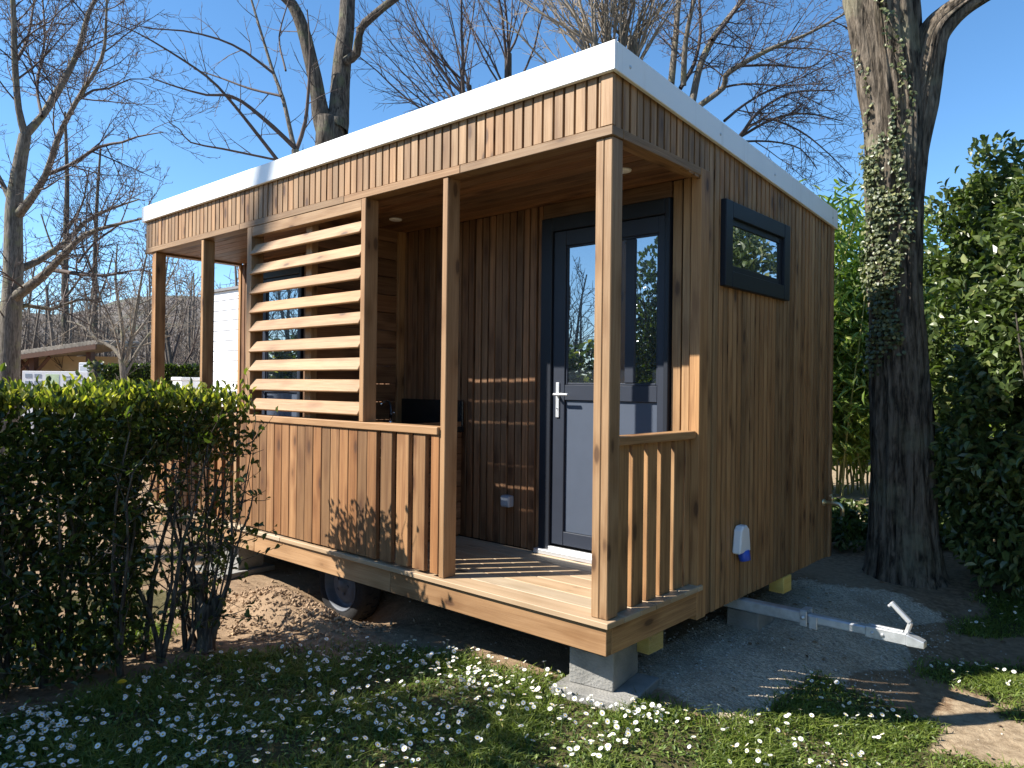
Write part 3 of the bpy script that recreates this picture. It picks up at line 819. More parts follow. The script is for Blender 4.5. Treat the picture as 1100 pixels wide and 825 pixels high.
# stones
def stone(label, loc, s, name='stone'):
    t_ = MB(); nn = 12; kk = 8
    sd = Vector((rng.random()*9, rng.random()*9, rng.random()*9))
    for i in range(kk+1):
        ph = math.pi*i/kk
        for j in range(nn):
            th = 2*math.pi*j/nn
            q = Vector((math.sin(ph)*math.cos(th), math.sin(ph)*math.sin(th), math.cos(ph)))
            rr_ = 1+0.28*noise.noise(q*1.3+sd)
            t_.v.append((q.x*s[0]*rr_, q.y*s[1]*rr_, q.z*s[2]*rr_))
    for i in range(kk):
        for j in range(nn):
            t_.face([i*nn+j, (i+1)*nn+j, (i+1)*nn+(j+1) % nn, i*nn+(j+1) % nn], [(0, 0)]*4, 0.5, 0, True)
    o = t_.build(name, CONC); o.location = loc
    return tag(o, label, 'stone')
# ------------------------------------------------------------------ leaves
def leaves(name, Pn, Dn, Nn, ln, wd, mat, parent=None, tone=None, fold=0.18):
    """Pn base points, Dn direction, Nn approx normal, ln length, wd width arrays"""
    n = len(Pn)
    Dn = Dn/np.linalg.norm(Dn, axis=1, keepdims=True)
    Sx = np.cross(Dn, Nn); Sx /= np.linalg.norm(Sx, axis=1, keepdims=True)+1e-9
    Nn = np.cross(Sx, Dn)
    ln = np.broadcast_to(ln, (n,))[:, None]; wd = np.broadcast_to(wd, (n,))[:, None]
    def pt(u, v, w): return Pn+Dn*ln*u+Sx*wd*v+Nn*ln*w
    V = np.stack([pt(0, 0, 0), pt(.30, .46, fold), pt(.68, .40, fold*.8), pt(1, 0, -.10), pt(.68, -.40, fold*.8), pt(.30, -.46, fold), pt(.5, 0, 0)], 1).reshape(-1, 3)
    base = (np.arange(n)*7)[:, None, None]
    T = np.array([[6, 0, 5], [6, 5, 4], [6, 4, 3], [6, 3, 2], [6, 2, 1], [6, 1, 0]])[None]
    F = (base+T).reshape(-1, 3)
    if tone is None: tone = rng.random(n)
    return raw_mesh(name, V, F, np.repeat(tone, 6), mat, parent)

def unit(n):
    v = rng.normal(size=(n, 3)); return v/np.linalg.norm(v, axis=1, keepdims=True)

# ------------------------------------------------------------------ bare trees
class Tubes:
    """many thin tapered tubes gathered as arrays"""
    def __init__(s): s.V = []; s.F = []; s.n = 0
    def add(s, pts, r0, r1, n):
        pts = np.asarray(pts); k = len(pts)
        tg = np.gradient(pts, axis=0); tg /= np.linalg.norm(tg, axis=1, keepdims=True)+1e-9
        ref = np.array([0.31, 0.17, 0.94]) if abs(tg[0][2]) < 0.9 else np.array([1.0, 0.1, 0])
        a = np.cross(tg, ref); a /= np.linalg.norm(a, axis=1, keepdims=True)+1e-9
        c = np.cross(tg, a)
        r = (np.linspace(r0, r1, k) if not hasattr(r0, '__len__') else np.asarray(r0))[:, None, None]
        th = 2*np.pi*np.arange(n)/n
        ring = a[:, None, :]*np.cos(th)[None, :, None]+c[:, None, :]*np.sin(th)[None, :, None]
        s.V.append((pts[:, None, :]+ring*r).reshape(-1, 3))
        i = np.arange(k-1)[:, None]*n; j = np.arange(n)[None, :]; j2 = (j+1) % n
        s.F.append((np.stack([i+j, i+j2, i+n+j2, i+n+j], -1)).reshape(-1, 4)+s.n)
        s.n += k*n
    def build(s, name, mat, parent=None, smooth=True):
        if not s.V: return None
        V = np.concatenate(s.V); F = np.concatenate(s.F)
        return raw_mesh(name, V, F, np.full(len(F), 0.5), mat, parent, smooth)

def shoot(p, d, length, segs, wander, up):
    pts = [np.array(p)]; d = np.array(d)/np.linalg.norm(d); st = length/segs
    for i in range(segs):
        d = d+rng.normal(size=3)*wander+np.array([0, 0, up]); d /= np.linalg.norm(d)
        pts.append(pts[-1]+d*st)
    return np.array(pts)

def resample(pts, st):
    pts = np.asarray(pts, dtype=float)
    # Catmull-Rom smoothing
    P_ = np.vstack([2*pts[0]-pts[1], pts, 2*pts[-1]-pts[-2]]); out = []
    for i in range(1, len(P_)-2):
        m = max(2, int(np.linalg.norm(P_[i+1]-P_[i])/st))
        for t in np.arange(m)/m:
            a, b, c, d = P_[i-1], P_[i], P_[i+1], P_[i+2]
            out.append(0.5*((2*b)+(c-a)*t+(2*a-5*b+4*c-d)*t*t+(3*b-a-3*c+d)*t**3))
    out.append(pts[-1]); return np.array(out)

def twigs(T, pts, r0, r1, every, ln, depth, spread=(30, 65), up=0.03, wander=0.10, start=0.15, rmin=0.0022, segs=6):
    """side shoots along a limb, recursively"""
    seg = np.linalg.norm(np.diff(pts, axis=0), axis=1); cum = np.concatenate([[0], np.cumsum(seg)]); tot = cum[-1]
    m = int(tot*(1-start)/every+rng.random())
    for k in range(m):
        s_ = tot*start+(tot*(1-start))*(k+rng.random())/max(m, 1)
        i = min(np.searchsorted(cum, s_)-1, len(pts)-2); i = max(i, 0)
        f = (s_-cum[i])/(seg[i]+1e-9); p = pts[i]+(pts[i+1]-pts[i])*f
        tg = (pts[i+1]-pts[i])/(seg[i]+1e-9)
        an = R(rng.uniform(*spread)); rv = rng.normal(size=3); rv -= tg*rv.dot(tg); rv /= np.linalg.norm(rv)+1e-9
        d = tg*math.cos(an)+rv*math.sin(an)
        rp = r0+(r1-r0)*s_/tot
        l = ln*rng.uniform(0.5, 1.15)*(1-0.45*s_/tot)
        rr_ = max(rmin, min(rp*0.6, 0.010*l**0.8+0.0015))
        q = shoot(p, d, l, segs, wander, up)
        T.add(q, rr_, max(rmin*0.6, rr_*0.25), 3 if rr_ < 0.012 else 5)
        if depth > 1: twigs(T, q, rr_, rr_*0.3, every*0.62, l*0.5, depth-1, spread, up, wander, 0.12, rmin, max(3, segs-2))

def bare_tree(name, label, limbs, depth, tmat, cmat, every, ln, rec=3, group='bare trees around the cabin', up=0.03, wander=0.10, rmin=0.003, ground=None, jitter=0.6):
    """limbs: list of ([(px,py,radius_px),...], dz) in photo pixels at `depth` metres plus a depth drift dz along the limb"""
    base = at(limbs[0][0][0][0], limbs[0][0][0][1], depth)
    root = thing(name, label, 'tree', tuple(base if ground is None else (base[0], base[1], ground)), 0, group)
    off = np.array(root.location)
    TT = Tubes(); TC = Tubes()
    for li, (pp, dz) in enumerate(limbs):
        n = len(pp)
        pts = np.array([at(x, y, depth+dz*(k/max(1, n-1))**1.0+(dz*0 if k == 0 else 0)) for k, (x, y, r_) in enumerate(pp)])
        rad = np.array([r_*depth/FPX for _, _, r_ in pp])
        if li == 0 and ground is not None:
            pts = np.vstack([[pts[0][0], pts[0][1], ground-0.1], pts]); rad = np.concatenate([[rad[0]*1.35], rad])
        rs = resample(pts, 0.12 if depth < 12 else 0.25)
        t0 = np.concatenate([[0], np.cumsum(np.linalg.norm(np.diff(pts, axis=0), axis=1))])
        t1 = np.concatenate([[0], np.cumsum(np.linalg.norm(np.diff(rs, axis=0), axis=1))])
        rr_ = np.interp(t1/t1[-1], t0/t0[-1], rad)
        rr_ = rr_*(1+0.06*rng.normal(size=len(rr_)).cumsum()/np.sqrt(np.arange(1, len(rr_)+1)))
        big = rad.max() > 0.03
        (TT if big else TC).add(rs-off, rr_, None, 14 if rad.max() > 0.1 else 8 if big else 5)
        if every: twigs(TC, rs-off, rad[0], rad[-1], every*(1.6 if rad.max() > 0.12 else 1.0), ln, rec, up=up, wander=wander, rmin=rmin, start=0.35 if li == 0 else 0.12)
    TT.build('trunk', tmat, root); TC.build('branches', cmat, root)
    return root, TC

# tree at the far left
bare_tree('bare_tree', 'bare grey tree with many upswept limbs at the left edge behind the hedge', [
 ([(8, 428, 12), (11, 350, 11), (14, 300, 10), (15, 225, 8.5), (20, 185, 7), (27, 145, 6)], 0),
 ([(27, 145, 4.5), (20, 117, 4), (16, 68, 3.6), (15, 27, 3), (13, -20, 2.6), (12, -90, 1.5)], -0.3),
 ([(27, 145, 4.5), (45, 125, 4), (57, 106, 4), (71, 82, 3.5), (85, 52, 3), (95, 14, 2.4), (110, -12, 2), (138, -60, 1)], 0.4),
 ([(18, 232, 5), (30, 218, 4.2), (49, 188, 3.4), (63, 147, 3), (82, 109, 2.4), (109, 63, 1.8), (114, 22, 1.3), (115, -30, .8)], -0.8),
 ([(49, 188, 2.4), (76, 177, 2.0), (106, 158, 1.6), (131, 153, 1.2), (147, 147, .9), (175, 142, .5)], -0.4),
 ([(82, 109, 1.6), (100, 97, 1.3), (117, 95, 1.0), (140, 85, .7), (160, 86, .4)], 0.3),
 ([(14, 300, 5), (22, 289, 4.2), (42, 280, 3.6), (73, 258, 3), (92, 238, 2.2), (120, 224, 1.4), (150, 214, .7)], 0.5),
 ([(12, 322, 6.5), (26, 312, 5), (50, 293, 4), (67, 275, 3.2), (92, 252, 2.5), (126, 241, 1.7), (158, 234, .8)], -0.6),
 ([(12, 335, 3.5), (28, 328, 2.4), (56, 332, 2), (84, 322, 1.4), (110, 324, .8)], 0.5),
 ([(56, 290, 2.4), (84, 294, 2.0), (112, 296, 1.4), (150, 290, .8), (170, 296, .5)], -1.0),
 ([(15, 225, 3), (4, 200, 2.5), (-12, 170, 2), (-30, 120, 1.2)], 0.2),
 ([(45, 125, 2), (40, 90, 1.6), (48, 40, 1.2), (44, -20, .8)], 0.8),
 ([(16, 68, 2), (30, 40, 1.4), (38, -10, .8)], 0.9),
 ([(130, 240, 1.0), (100, 262, 1.2), (84, 282, 1.4)], -0.4),
 ], 8.6, B_PALE, B_TWIG, 0.125, 1.15, 3, ground=0.0, rmin=0.0030)

# big forked tree behind the roof, with its cut stump and pale shoots
t2, _ = bare_tree('forked_tree', 'thick forked bare trunk with a sawn stub rising behind the roof', [
 ([(356, 330, 19), (355, 160, 17.5), (354, 135, 15.5)], 0),
 ([(350, 140, 11), (344, 120, 9.5), (340, 93, 8), (332, 57, 7.5), (325, 30, 7.2), (314, 5, 6.5), (296, -12, 5.5), (250, -60, 4)], -0.3),
 ([(360, 140, 13), (364, 120, 11), (366, 85, 10), (369, 52, 9.5), (372, 30, 8.5), (374, -10, 8), (380, -80, 6)], 0.3),
 ([(371, 66, 5), (383, 57, 4.8), (387, 32, 4.5), (400, 18, 4), (425, -2, 3.6), (470, -30, 2.5)], -0.3),
 ], 9.2, B_GREY, B_TWIG, 0.4, 0.9, 3, ground=0.0)
m_ = MB(); q0 = Vector(at(351, 165, 9.0))-t2.location; q1 = Vector(at(350, 124, 8.95))-t2.location
m_.tube([q0, q0.lerp(q1, .5), q1], [0.120, 0.108, 0.098], 14, smooth=True)
m_.build('sawn_stub', B_GREY, t2)

bare_tree('pruned_tree', 'pale pruned stub with long whippy shoots reaching left over the roof', [
 ([(322, 300, 5), (320, 200, 4.5), (317, 161, 4)], 0),
 ([(317, 161, 3), (314, 150, 2.6), (304, 106, 2.2), (294, 79, 1.9), (279, 30, 1.4), (266, -15, 1.0), (255, -60, .6)], 0.3),
 ([(316, 158, 2.6), (293, 136, 2.2), (260, 109, 1.7), (241, 102, 1.4), (222, 102, 1.1), (189, 93, .8), (160, 83, .5)], -0.6),
 ([(302, 103, 1.4), (268, 95, 1.2), (238, 84, .9), (208, 74, .5)], 0.5),
 ([(294, 79, 1.6), (264, 56, 1.4), (235, 42, 1.1), (197, 33, .9), (165, 31, .6), (130, 24, .4)], -0.6),
 ([(298, 172, 2.2), (270, 136, 1.9), (243.6, 103.6, 1.7), (222, 82, 1.4), (181, 54.5, 1.1), (145, 34, .8), (110, 20, .5)], -0.8),
 ([(319, 160, 2.4), (328, 131, 2), (332, 87, 1.5), (333, 50, 1.0), (330, 10, .6)], -0.3),
 ([(298, 172, 1.4), (240, 160, 1.2), (205, 153, .9), (193, 139, .6), (182, 132, .4)], -0.8),
 ([(307, 76, 1.2), (300, 40, 1.0), (310, 0, .7)], 0.5),
 ], 8.2, B_PALE, B_TWIG, 0.17, 0.55, 2, ground=0.0, rmin=0.0026)

# pollarded trees with dense whippy shoots behind the roof
def pollard(label, heads, depth, nsh, length, fan, bark_m, twig_m, trunk=None, rec=2):
    root = thing('pollarded_tree', label, 'tree', tuple(at(heads[0][0], heads[0][1]+40, depth)*np.array([1, 1, 0])), 0, 'pollarded trees behind the roof')
    off = np.array(root.location); TT = Tubes(); TC = Tubes()
    for (hx, hy, r_, lean) in heads:
        top = at(hx, hy, depth+rng.uniform(-.4, .4))
        foot = at(heads[0][0]+(hx-heads[0][0])*0.3, heads[0][1]+150, depth); foot[2] = 0.0
        rs = resample([foot, foot*0.45+top*0.55+np.array([0, 0, .15]), top], 0.2)
        rw = r_*depth/FPX
        TT.add(rs-off, np.linspace(rw*1.7, rw, len(rs)), None, 9)
        for k in range(nsh):
            d = np.array(RIGHT)*(lean[0]+rng.normal()*fan)+np.array([0, 0, 1.0])*(lean[1]+rng.normal()*0.25)+FWD*rng.normal()*fan*0.9
            p = rs[-1-int(rng.integers(0, min(4, len(rs)-1)))]-off
            l = length*rng.uniform(0.55, 1.15)
            q = shoot(p, d, l, 9, 0.07, 0.035)
            r0 = rng.uniform(0.008, 0.022)
            TC.add(q, r0, 0.0030, 5)
            twigs(TC, q, r0, 0.004, 0.14, l*0.34, rec, (20, 55), 0.02, 0.10, 0.2, 0.0028, 5)
    TT.build('trunk', bark_m, root); TC.build('shoots', twig_m, root)
    return root
pollard('slender pollard with thin shoots fanning left behind the roof edge', [(546, 58, 4.0, (-0.1, 1.0)), (504, 92, 2.6, (-0.85, 0.75)), (497, 100, 2.0, (-0.3, 1.0))], 9.5, 12, 1.9, 0.36, B_GREY, B_TWIG)
pollard('dense pollard head of pale upright shoots above the near roof corner', [(640, 48, 5, (-0.55, 0.8)), (652, 40, 5, (-0.1, 1.0)), (680, 46, 6, (0.15, 1.0)), (668, 40, 4, (0.0, 1.0))], 8.8, 19, 1.8, 0.34, B_PALE, B_TWIGP)
bare_tree('bare_tree', 'multi stemmed bare tree with a branch arching right over the roof slope', [
 ([(735, 200, 7), (735, 130, 6)], 0),
 ([(721, 90, 4), (726, 38, 3.4), (729, 0, 3), (738, -60, 2)], 0.3),
 ([(734, 92, 3.5), (736, 50, 3), (742, 15, 2.4), (756, -40, 1.5)], -0.3),
 ([(743, 112, 4.5), (752, 71, 4), (765, 43, 3.6), (782, 20, 3), (810, -15, 2.2), (850, -60, 1.4)], 0.4),
 ([(748, 116, 3.6), (777, 94, 3.2), (779, 82, 3.4), (793, 71, 3), (831, 51, 2.4), (864, 38, 1.8), (907, 15, 1.2), (945, -10, .8)], -0.5),
 ([(731, 95, 2.4), (745, 70, 2.2), (752, 40, 1.9), (751, 0, 1.5), (748, -40, 1)], 0.3),
 ([(765, 43, 2.2), (800, 0, 1.6), (840, -40, 1)], 0.6),
 ([(780, 150, 2.4), (794, 147, 2.0), (815, 120, 1.6), (850, 100, 1.2), (897, 97, .7)], -0.4),
 ([(795, 147, 1.6), (830, 128, 1.4), (865, 122, 1.1), (905, 130, .6)], 0.5),
 ([(795, 147, 1.4), (820, 128, 1.2), (858, 140, 1.0), (890, 165, .7), (915, 190, .4)], -0.2),
 ([(800, 152, 1.3), (828, 152, 1.1), (860, 160, .8), (878, 182, .5)], 0.2),
 ([(778, 130, 1.6), (800, 112, 1.3), (830, 95, 1.0), (860, 84, .7), (905, 60, .4)], 0.6),
 ([(793, 71, 1.4), (830, 70, 1.2), (870, 72, .9), (895, 52, .5)], 0.7),
 ([(831, 51, 1.2), (860, 52, 1.0), (890, 55, .7), (920, 72, .4)], -0.3),
 ([(777, 94, 1.3), (800, 90, 1.1), (840, 92, .8), (880, 90, .4)], -0.7),
 ], 9.4, B_PALE, B_TWIG, 0.135, 1.05, 3, ground=0.0, up=0.0, wander=0.12, rmin=0.0030)

# smaller spreading tree seen over the hedge and the tall trunks behind it
bare_tree('bare_tree', 'small spreading pale barked tree seen between hedge and first porch post', [
 ([(134, 470, 4.5), (134, 418, 4.0), (131, 386, 3.4)], 0),
 ([(131, 386, 2.4), (122, 374, 2.2), (105, 365, 1.8), (88, 350, 1.2), (72, 345, .7)], 0.5),
 ([(131, 386, 2.6), (132, 360, 2.2), (128, 330, 1.8), (124, 300, 1.3), (126, 262, .7)], 0.2),
 ([(134, 392, 2.6), (141, 365, 2.2), (146, 335, 1.6), (152, 300, 1.1), (160, 262, .6)], -0.4),
 ([(135, 402, 2.2), (146, 380, 2), (158, 362, 1.5), (176, 342, 1.0), (196, 322, .6)], 0.6),
 ([(133, 395, 1.6), (122, 350, 1.3), (110, 325, 1), (100, 296, .6)], -0.5),
 ([(141, 365, 1.4), (160, 340, 1.1), (182, 300, .8), (196, 270, .4)], 0.4),
 ], 14.0, B_PALE, B_TWIGP, 0.24, 1.3, 3, ground=0.0, rmin=0.0045)
bare_tree('bare_tree', 'tall dark straight trunk standing behind the shed roof', [
 ([(70, 440, 4.2), (70, 340, 4.0), (70, 280, 3.4), (72, 200, 2.4), (70, 120, 1.2)], 0),
 ([(70, 320, 1.4), (85, 300, 1), (98, 270, .6)], 0.4), ([(70, 290, 1.3), (55, 262, 1), (44, 230, .6)], 0.4), ([(71, 250, 1.3), (88, 220, 1), (96, 180, .6)], -0.6)],
 22.0, B_GREY, B_TWIG, 0.45, 1.8, 3, ground=0.0, rmin=0.006)
bare_tree('bare_tree', 'second tall trunk rising right of the shed gable, slightly paler', [
 ([(103, 440, 3.4), (102, 360, 3.2), (102, 290, 2.6), (104, 220, 1.8), (108, 160, 1.0)], 0),
 ([(102, 330, 1.2), (114, 300, .9), (122, 270, .5)], 0.4), ([(102, 300, 1.2), (90, 268, .9), (86, 236, .5)], -0.5)],
 24.0, B_GREY, B_TWIG, 0.5, 1.8, 3, ground=0.0, rmin=0.0065)
bare_tree('bare_tree', 'thin leaning tree seen between the two left porch posts', [
 ([(190, 440, 2.6), (186, 410, 2.4), (180, 365, 1.8), (172, 330, 1.2), (160, 290, .7)], 0),
 ([(184, 390, 1.2), (196, 350, .9), (206, 310, .5)], 0.3), ([(186, 405, 1.2), (205, 380, 1), (214, 350, .6)], -0.4), ([(181, 365, 1.1), (190, 330, .8), (186, 290, .5)], 0.5)],
 18.0, B_GREY, B_TWIG, 0.35, 1.5, 3, ground=0.0, rmin=0.0055)

# ------------------------------------------------------------------ far wood and hills
def wood_mass(name, label, n, place, hlo, hhi, mat, rec=2, rmin=0.02):
    T = Tubes()
    for i in range(n):
        x, y = place(i); h = rng.uniform(hlo, hhi)
        tr = shoot((x, y, -0.2), (0, 0, 1), h, 7, 0.05, 0.1)
        T.add(tr, h*0.012+0.02, 0.03, 5)
        twigs(T, tr, h*0.014, 0.03, h*0.050, h*0.36, rec, (22, 58), 0.03, 0.10, 0.12, rmin, 5)
    o = T.build(name, mat, None, False)
    return tag(o, label, 'wood', kind='stuff')
def far_place(i):
    p = at(rng.uniform(-160, 340), 410, rng.uniform(27, 60)); return p[0], p[1]
wood_mass('bare_woodland', 'leafless grey brown wood along the foot of the hill', 150, far_place, 3.6, 8.0, B_WOOD, rmin=0.012)
def scrub_place(i):
    p = at(rng.uniform(-60, 250), 410, rng.uniform(19, 27)); return p[0], p[1]
wood_mass('bare_scrub', 'leafless scrub and saplings behind the shed', 50, scrub_place, 2.4, 4.2, B_WOOD, rmin=0.008)

def hills():
    n, m = 90, 14; V = []; F = []
    for i in range(n):
        px = -700+1700*i/(n-1)
        crest = 338+10*math.sin(px*0.012+1.0)+6*math.sin(px*0.031)+14*sst(200, 700, px)
        for j in range(m):
            d = 210+42*j; tt = j/(m-1)
            p = at(px, 412, d)
            zt_ = 1.5+(418-crest)/FPX*(210+42*(m-1))
            z = -3+(zt_+3)*math.sin(tt*math.pi/2)**1.2+(2.5*noise.noise(Vector((p[0]*.02, p[1]*.02, 0))) if j else 0)
            V.append((p[0], p[1], z))
    for i in range(n-1):
        for j in range(m-1):
            F.append((i*m+j, (i+1)*m+j, (i+1)*m+j+1, i*m+j+1))
    t = NT('wooded_hill'); p = t.geo()
    n1 = t.noise(p, 0.35, 6, 0.7); n2 = t.noise(p, 0.02, 4)
    c = t.mix(t.maprange(n1, 0.35, 0.68), (0.085, 0.080, 0.078), (0.20, 0.175, 0.155))
    c = t.mix(t.maprange(n2, 0.5, 0.66, 0, 0.7), c, (0.075, 0.095, 0.065))
    o = raw_mesh('hills', V, F, np.zeros(len(F)), t.fin(t.bsdf(c, 1.0, t.bump(n1, 1.0, 1.5), Specular_IOR_Level=0.05)), smooth=True)
    tag(o, kind='structure')
hills()

# ------------------------------------------------------------------ far buildings
def yard():
    # white mobile home
    home = thing('mobile_home', 'white mobile home with horizontal lap siding behind the cabin', 'mobile home', (-9.8, 2.9, 0))
    m_ = MB(); z = 0.25; k = 0
    while z < 2.78:
        m_.box((0.06, 0.0, z), (5.2, 0.03, z+0.155), 'x', 0.5, taper=lambda q, z=z: Vector((q.x, q.y-(0.012 if q.z < z+0.07 and q.y < 0.01 else 0), q.z))); z += 0.157
    m_.box((0.03, 0.0305, 0.25), (5.2, 3.0, 2.80))
    m_.build('wall', PLASTIC, home, 0)
    m_ = MB(); m_.box((-0.005, -0.02, 0.25), (0.06, 0.06, 2.80)); m_.box((-0.005, -0.018, 2.801), (5.22, 0.10, 2.90)); m_.build('corner_trim', WHITE, home, 0.003)
    m_ = MB(); m_.box((-0.08, -0.06, 2.9005), (5.3, 3.1, 2.94), taper=lambda q: Vector((q.x, q.y, q.z+0.025*q.y))); m_.build('roof', plain('grey_roof_sheet', (0.16, 0.16, 0.17), 0.6), home, 0)
    q = at(203, 412, 12.5)
    cb = thing('storage_cabinet', 'low white cabinet standing left of the mobile home', 'cabinet', (q[0], q[1], 0))
    m_ = MB(); m_.box((-0.17, -0.2, 0.05), (0.17, 0.2, 1.50)); m_.build('body', PLASTIC, cb, 0.01)
    m_ = MB(); m_.box((-0.19, -0.22, 1.501), (0.19, 0.22, 1.56)); m_.build('lid', WHITE, cb, 0.01)
    # clipped hedge far left
    p0 = at(108, 414, 17); p1 = at(214, 414, 17)
    hd = thing('clipped_hedge', 'long dark green clipped hedge in the distance below the wood', 'hedge', (p0[0], p0[1], 0))
    ax = p1-p0; ax[2] = 0; ln = np.linalg.norm(ax); ax /= ln; pr = np.array([-ax[1], ax[0], 0])
    n = 9000
    u = rng.random(n)*ln; w = rng.random(n)*0.8; z = 1.86*rng.random(n)**0.6
    w = np.where(rng.random(n) < 0.6, 0.02*rng.random(n), w); 
    Pn = ax*u[:, None]+pr*w[:, None]+np.array([0, 0, 1])*z[:, None]
    leaves('foliage', Pn, unit(n), unit(n), 0.09, 0.055, L_HEDGE, hd, rng.random(n)*0.6)
    m_ = MB()
    for k in range(14):
        b = ax*(ln*(k+.5)/14)+pr*0.4; m_.tube([tuple(b), tuple(b+np.array([0, 0, 1.6]))], 0.05, 6)
    m_.build('stems', B_GREY, hd)
    # open shed
    c = at(58, 414, 18.0)
    rz = math.atan2(RIGHT[1], RIGHT[0])+R(-8)
    sh = thing('open_shed', 'low open shed with mossy sloping roof, brown beams and cream walls', 'shed', (c[0], c[1], 0), rz)
    TAN = plain('cream_render', (0.55, 0.43, 0.26), 0.9, nscale=4); BRN = plain('brown_beam', (0.085, 0.035, 0.018), 0.7, nscale=9)
    ROOFM = plain('mossy_roof_tiles', (0.25, 0.22, 0.18), 0.95, nscale=9, var=0.4, bump=0.6)
    m_ = MB(); m_.box((-1.3, 0.9, 0), (1.1, 1.05, 2.10)); m_.box((-1.3, 0.2, 0), (-1.15, 0.899, 2.0)); m_.build('wall', TAN, sh)
    m_ = MB()
    for x in (-1.0, -0.55, 0.95): m_.box((x, -0.15, 0), (x+0.13, 0.0, 2.02+0.13*(x+1.3)*0.5))
    for x in (-0.93, -0.48):
        m_.tube([(x-0.02, -0.08, 1.62), (x-0.42, -0.08, 2.02)], 0.05, 4, smooth=False); m_.tube([(x+0.02, -0.08, 1.62), (x+0.42, -0.08, 2.05)], 0.05, 4, smooth=False)
    m_.build('posts', BRN, sh)
    m_ = MB()
    tp = lambda q: Vector((q.x, q.y, q.z+0.13*q.x))
    for k in range(30):
        x = -1.45+k*0.095
        m_.tube([tuple(tp(Vector((x+0.05, -0.35, 2.215)))), tuple(tp(Vector((x+0.05, 1.2, 2.28))))], 0.055, 8)
    m_.box((-1.45, -0.34, 2.165), (1.38, 1.2, 2.20), taper=tp)
    m_.build('roof', ROOFM, sh)
    m_ = MB(); m_.box((-1.45, -0.38, 2.05), (1.38, -0.3445, 2.163), taper=tp); m_.build('eaves_board', BRN, sh)
    # white information board in front of the shed
    q = at(60, 414, 14.5)
    bd = thing('notice_board', 'white notice board with green patch standing before the shed', 'board', (q[0], q[1], 0), math.atan2(RIGHT[1], RIGHT[0]))
    m_ = MB(); m_.box((-0.66, 0, 0.75), (0.62, 0.03, 1.66)); m_.box((-0.55, 0.0305, 0), (-0.47, 0.09, 1.6)); m_.box((0.42, 0.0305, 0), (0.50, 0.09, 1.6)); m_.build('panel', PLASTIC, bd, 0.004)
    m_ = MB()
    for k in range(2):
        for j in range(3):
            x = -0.60+0.18*k; z = 1.53-0.14*j
            m_.box((x, -0.004, z), (x+0.13, -0.001, z+0.075))
    m_.build('printed_boxes', GREYP, bd)
    m_ = MB(); m_.box((-0.20, -0.004, 1.20), (0.06, -0.001, 1.60)); m_.build('green_patch', plain('pale_green_print', (0.50, 0.62, 0.40), 0.6), bd)
    m_ = MB(); m_.box((0.14, -0.004, 1.54), (0.44, -0.001, 1.565)); m_.box((0.14, -0.004, 1.48), (0.52, -0.001, 1.50)); m_.build('printed_lines', GREYP, bd)
    q = at(93, 414, 15.5)
    ut = thing('utility_box', 'tall white utility box right of the notice board', 'utility box', (q[0], q[1], 0), math.atan2(RIGHT[1], RIGHT[0]))
    m_ = MB(); m_.box((-0.17, 0, 0), (0.17, 0.3, 1.86)); m_.build('body', PLASTIC, ut, 0.01)
    m_ = MB(); m_.box((-0.15, -0.008, 0.2), (0.15, -0.001, 1.80)); m_.build('door', PLASTIC, ut, 0.003)
    q = at(101, 414, 15.2)
    tr = thing('ivy_stump', 'short ivy covered stump beside the white utility box', 'stump', (q[0], q[1], 0))
    m_ = MB(); m_.tube([(0, 0, 0), (0, 0, 1.0), (0.02, 0, 1.88)], [0.12, 0.1, 0.1], 10); m_.build('trunk', B_GREY, tr)
    n = 500; th = rng.random(n)*6.28
    leaves('ivy_leaves', np.stack([0.13*np.cos(th), 0.13*np.sin(th), rng.random(n)*1.9], -1), unit(n), unit(n), 0.08, 0.07, L_HEDGE, tr)
yard()

